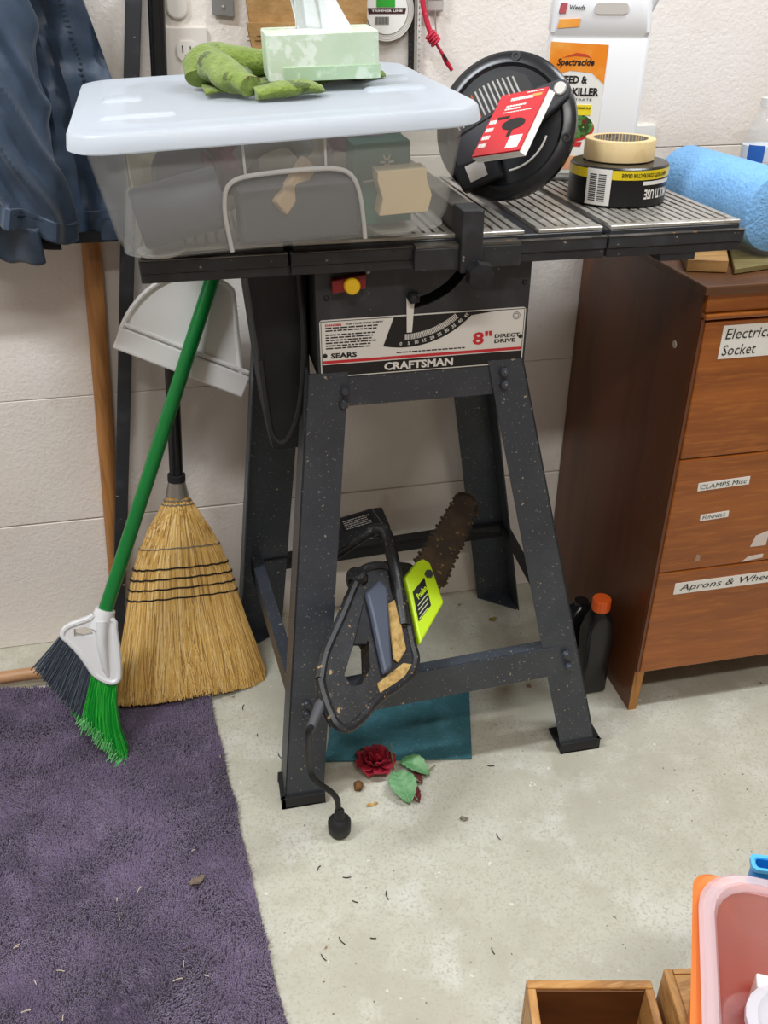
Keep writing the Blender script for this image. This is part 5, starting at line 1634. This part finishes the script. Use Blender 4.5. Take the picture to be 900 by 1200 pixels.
MB().box(0.0, 0.0105, -0.362, 0.002, 0.0, 0.2015).build('side_board', m_oakv, ob, bevel=0.002, M=OM)
MB().box(0.0115, 0.34, -0.004, 0.002, 0.15, 0.2005).build('rear_edge', m_oak, ob, M=OM)

# orange tub
m_ot = mat('orange_plastic', '#ee8644', 0.4)
ot = thing('orange_tub', 'orange plastic tub with rolled rim on the oak box', 'tub', (0.56, 0.40, 0.2025))
td = (V((0.363, 0.390, 0)) - V((0.445, 0.537, 0))).normalized()
ta = atan2(td.y, td.x) + pi / 2
OT = Matrix.Translation((0.445, 0.537, 0)) @ Matrix.Rotation(ta, 4, 'Z')      # corner; +x right, -y towards camera


def trr(x0, x1, y0, y1, r_, z):
    return [V((x, y, z)) for x, y in rrect(x0, x1, y0, y1, r_, 5)]


m = MB().loft([trr(0.026, 0.274, -0.324, -0.026, 0.02, 0.2025), trr(0.006, 0.294, -0.344, -0.006, 0.02, 0.39), trr(0.0, 0.30, -0.35, 0.0, 0.02, 0.392), trr(-0.002, 0.302, -0.352, 0.002, 0.02, 0.398), trr(0.002, 0.298, -0.348, -0.002, 0.02, 0.402),
               trr(0.010, 0.29, -0.34, -0.010, 0.016, 0.398), trr(0.024, 0.276, -0.326, -0.024, 0.016, 0.212)])
m.build('tub_shell', m_ot, ot, smooth=True, M=OT)
# clear tote nested inside
m_tote = clear_mat('clear_tote', '#f4e8ea', 0.16, 0.2, '#fdf4f5')
m_trim = clear_mat('clear_tote_rim', '#f4e6ea', 0.42, 0.25, '#fbeef0')
ct = thing('clear_tote', 'clear plastic tote nested inside the orange tub', 'tote', (0.56, 0.40, 0.285))
CT = Matrix.Translation((0.448, 0.518, 0)) @ Matrix.Rotation(ta + radians(2), 4, 'Z')
m = MB().loft([trr(0.03, 0.24, -0.27, -0.030, 0.035, 0.29), trr(0.0, 0.26, -0.30, 0.0, 0.045, 0.412), trr(0.003, 0.257, -0.297, -0.003, 0.043, 0.412), trr(0.032, 0.238, -0.268, -0.032, 0.033, 0.292)])
m.build('tote_shell', m_tote, ct, smooth=True, M=CT)
m = MB().loft([trr(0.002, 0.258, -0.298, -0.002, 0.043, 0.405), trr(-0.010, 0.27, -0.31, 0.010, 0.050, 0.407), trr(-0.012, 0.272, -0.312, 0.012, 0.050, 0.414), trr(-0.008, 0.268, -0.308, 0.008, 0.048, 0.418), trr(-0.002, 0.262, -0.302, 0.002, 0.045, 0.416), trr(0.002, 0.258, -0.298, -0.002, 0.043, 0.419), trr(0.005, 0.255, -0.295, -0.005, 0.042, 0.412)], caps=False)
m.build('tote_rim', m_trim, ct, smooth=True, M=CT)
fc = thing('food_container', 'clear white lidded container inside the clear tote', 'container', (0.56, 0.38, 0.295))
m_fc = clear_mat('milky_container', '#e6e6ee', 0.60, 0.25)
FC = Matrix.Translation((0.4235, 0.4225, 0)) @ Matrix.Rotation(ta + radians(24), 4, 'Z')
m = MB().loft([trr(0.02, 0.13, -0.14, -0.02, 0.02, 0.296), trr(0.004, 0.146, -0.156, -0.004, 0.035, 0.375)])
m.build('container_body', m_fc, fc, smooth=True, M=FC)
m = MB().loft([trr(0.0, 0.15, -0.16, 0.0, 0.038, 0.374), trr(0.0, 0.15, -0.16, 0.0, 0.038, 0.382), trr(0.008, 0.142, -0.152, -0.008, 0.034, 0.386), trr(0.014, 0.136, -0.146, -0.014, 0.030, 0.380), trr(0.03, 0.12, -0.13, -0.03, 0.02, 0.379), trr(0.034, 0.116, -0.126, -0.034, 0.018, 0.383)])
m.build('container_lid', m_fc, fc, smooth=True, M=FC)
wbk = MB().box(0.055, 0.115, -0.062, -0.046, 0.294, 0.345)
tag(wbk.build('white_carton', m_paper, None, M=CT, bevel=0.002), 'small white carton standing behind the lidded container', 'carton')
rb = MB().loft([trr(0.130, 0.20, -0.050, -0.038, 0.005, 0.300), trr(0.125, 0.21, -0.050, -0.030, 0.007, 0.360)])
tag(rb.build('pink_pouch', mat('pink_plastic', '#c9766f', 0.5), None, M=CT, smooth=True), 'pinkish pouch standing at the back of clear tote', 'pouch')
bs = thing('blue_holder', 'bright blue plastic holder standing behind the orange tub', 'holder', (0.53, 0.525, 0.203))
BS = Matrix.Translation((0.5080, 0.5335, 0)) @ Matrix.Rotation(radians(-22), 4, 'Z')
m_bl = mat('bright_blue_plastic', '#1f8ae0', 0.3)
MB().loft([trr(0.0, 0.09, -0.014, 0.0, 0.005, 0.203), trr(-0.002, 0.092, -0.016, 0.001, 0.006, 0.410), trr(0.001, 0.089, -0.013, -0.002, 0.004, 0.410), trr(0.003, 0.087, -0.011, -0.003, 0.004, 0.21)]).build('holder_body', m_bl, bs, smooth=True, M=BS)
MB().loft([trr(-0.004, 0.094, -0.017, 0.003, 0.006, 0.406), trr(-0.004, 0.094, -0.017, 0.003, 0.006, 0.411), trr(0.0, 0.090, -0.014, -0.001, 0.004, 0.411), trr(0.0, 0.090, -0.014, -0.001, 0.004, 0.406)], caps=False).build('holder_rim', mat('pale_blue_plastic', '#52b4ee', 0.3), bs, smooth=True, M=BS)
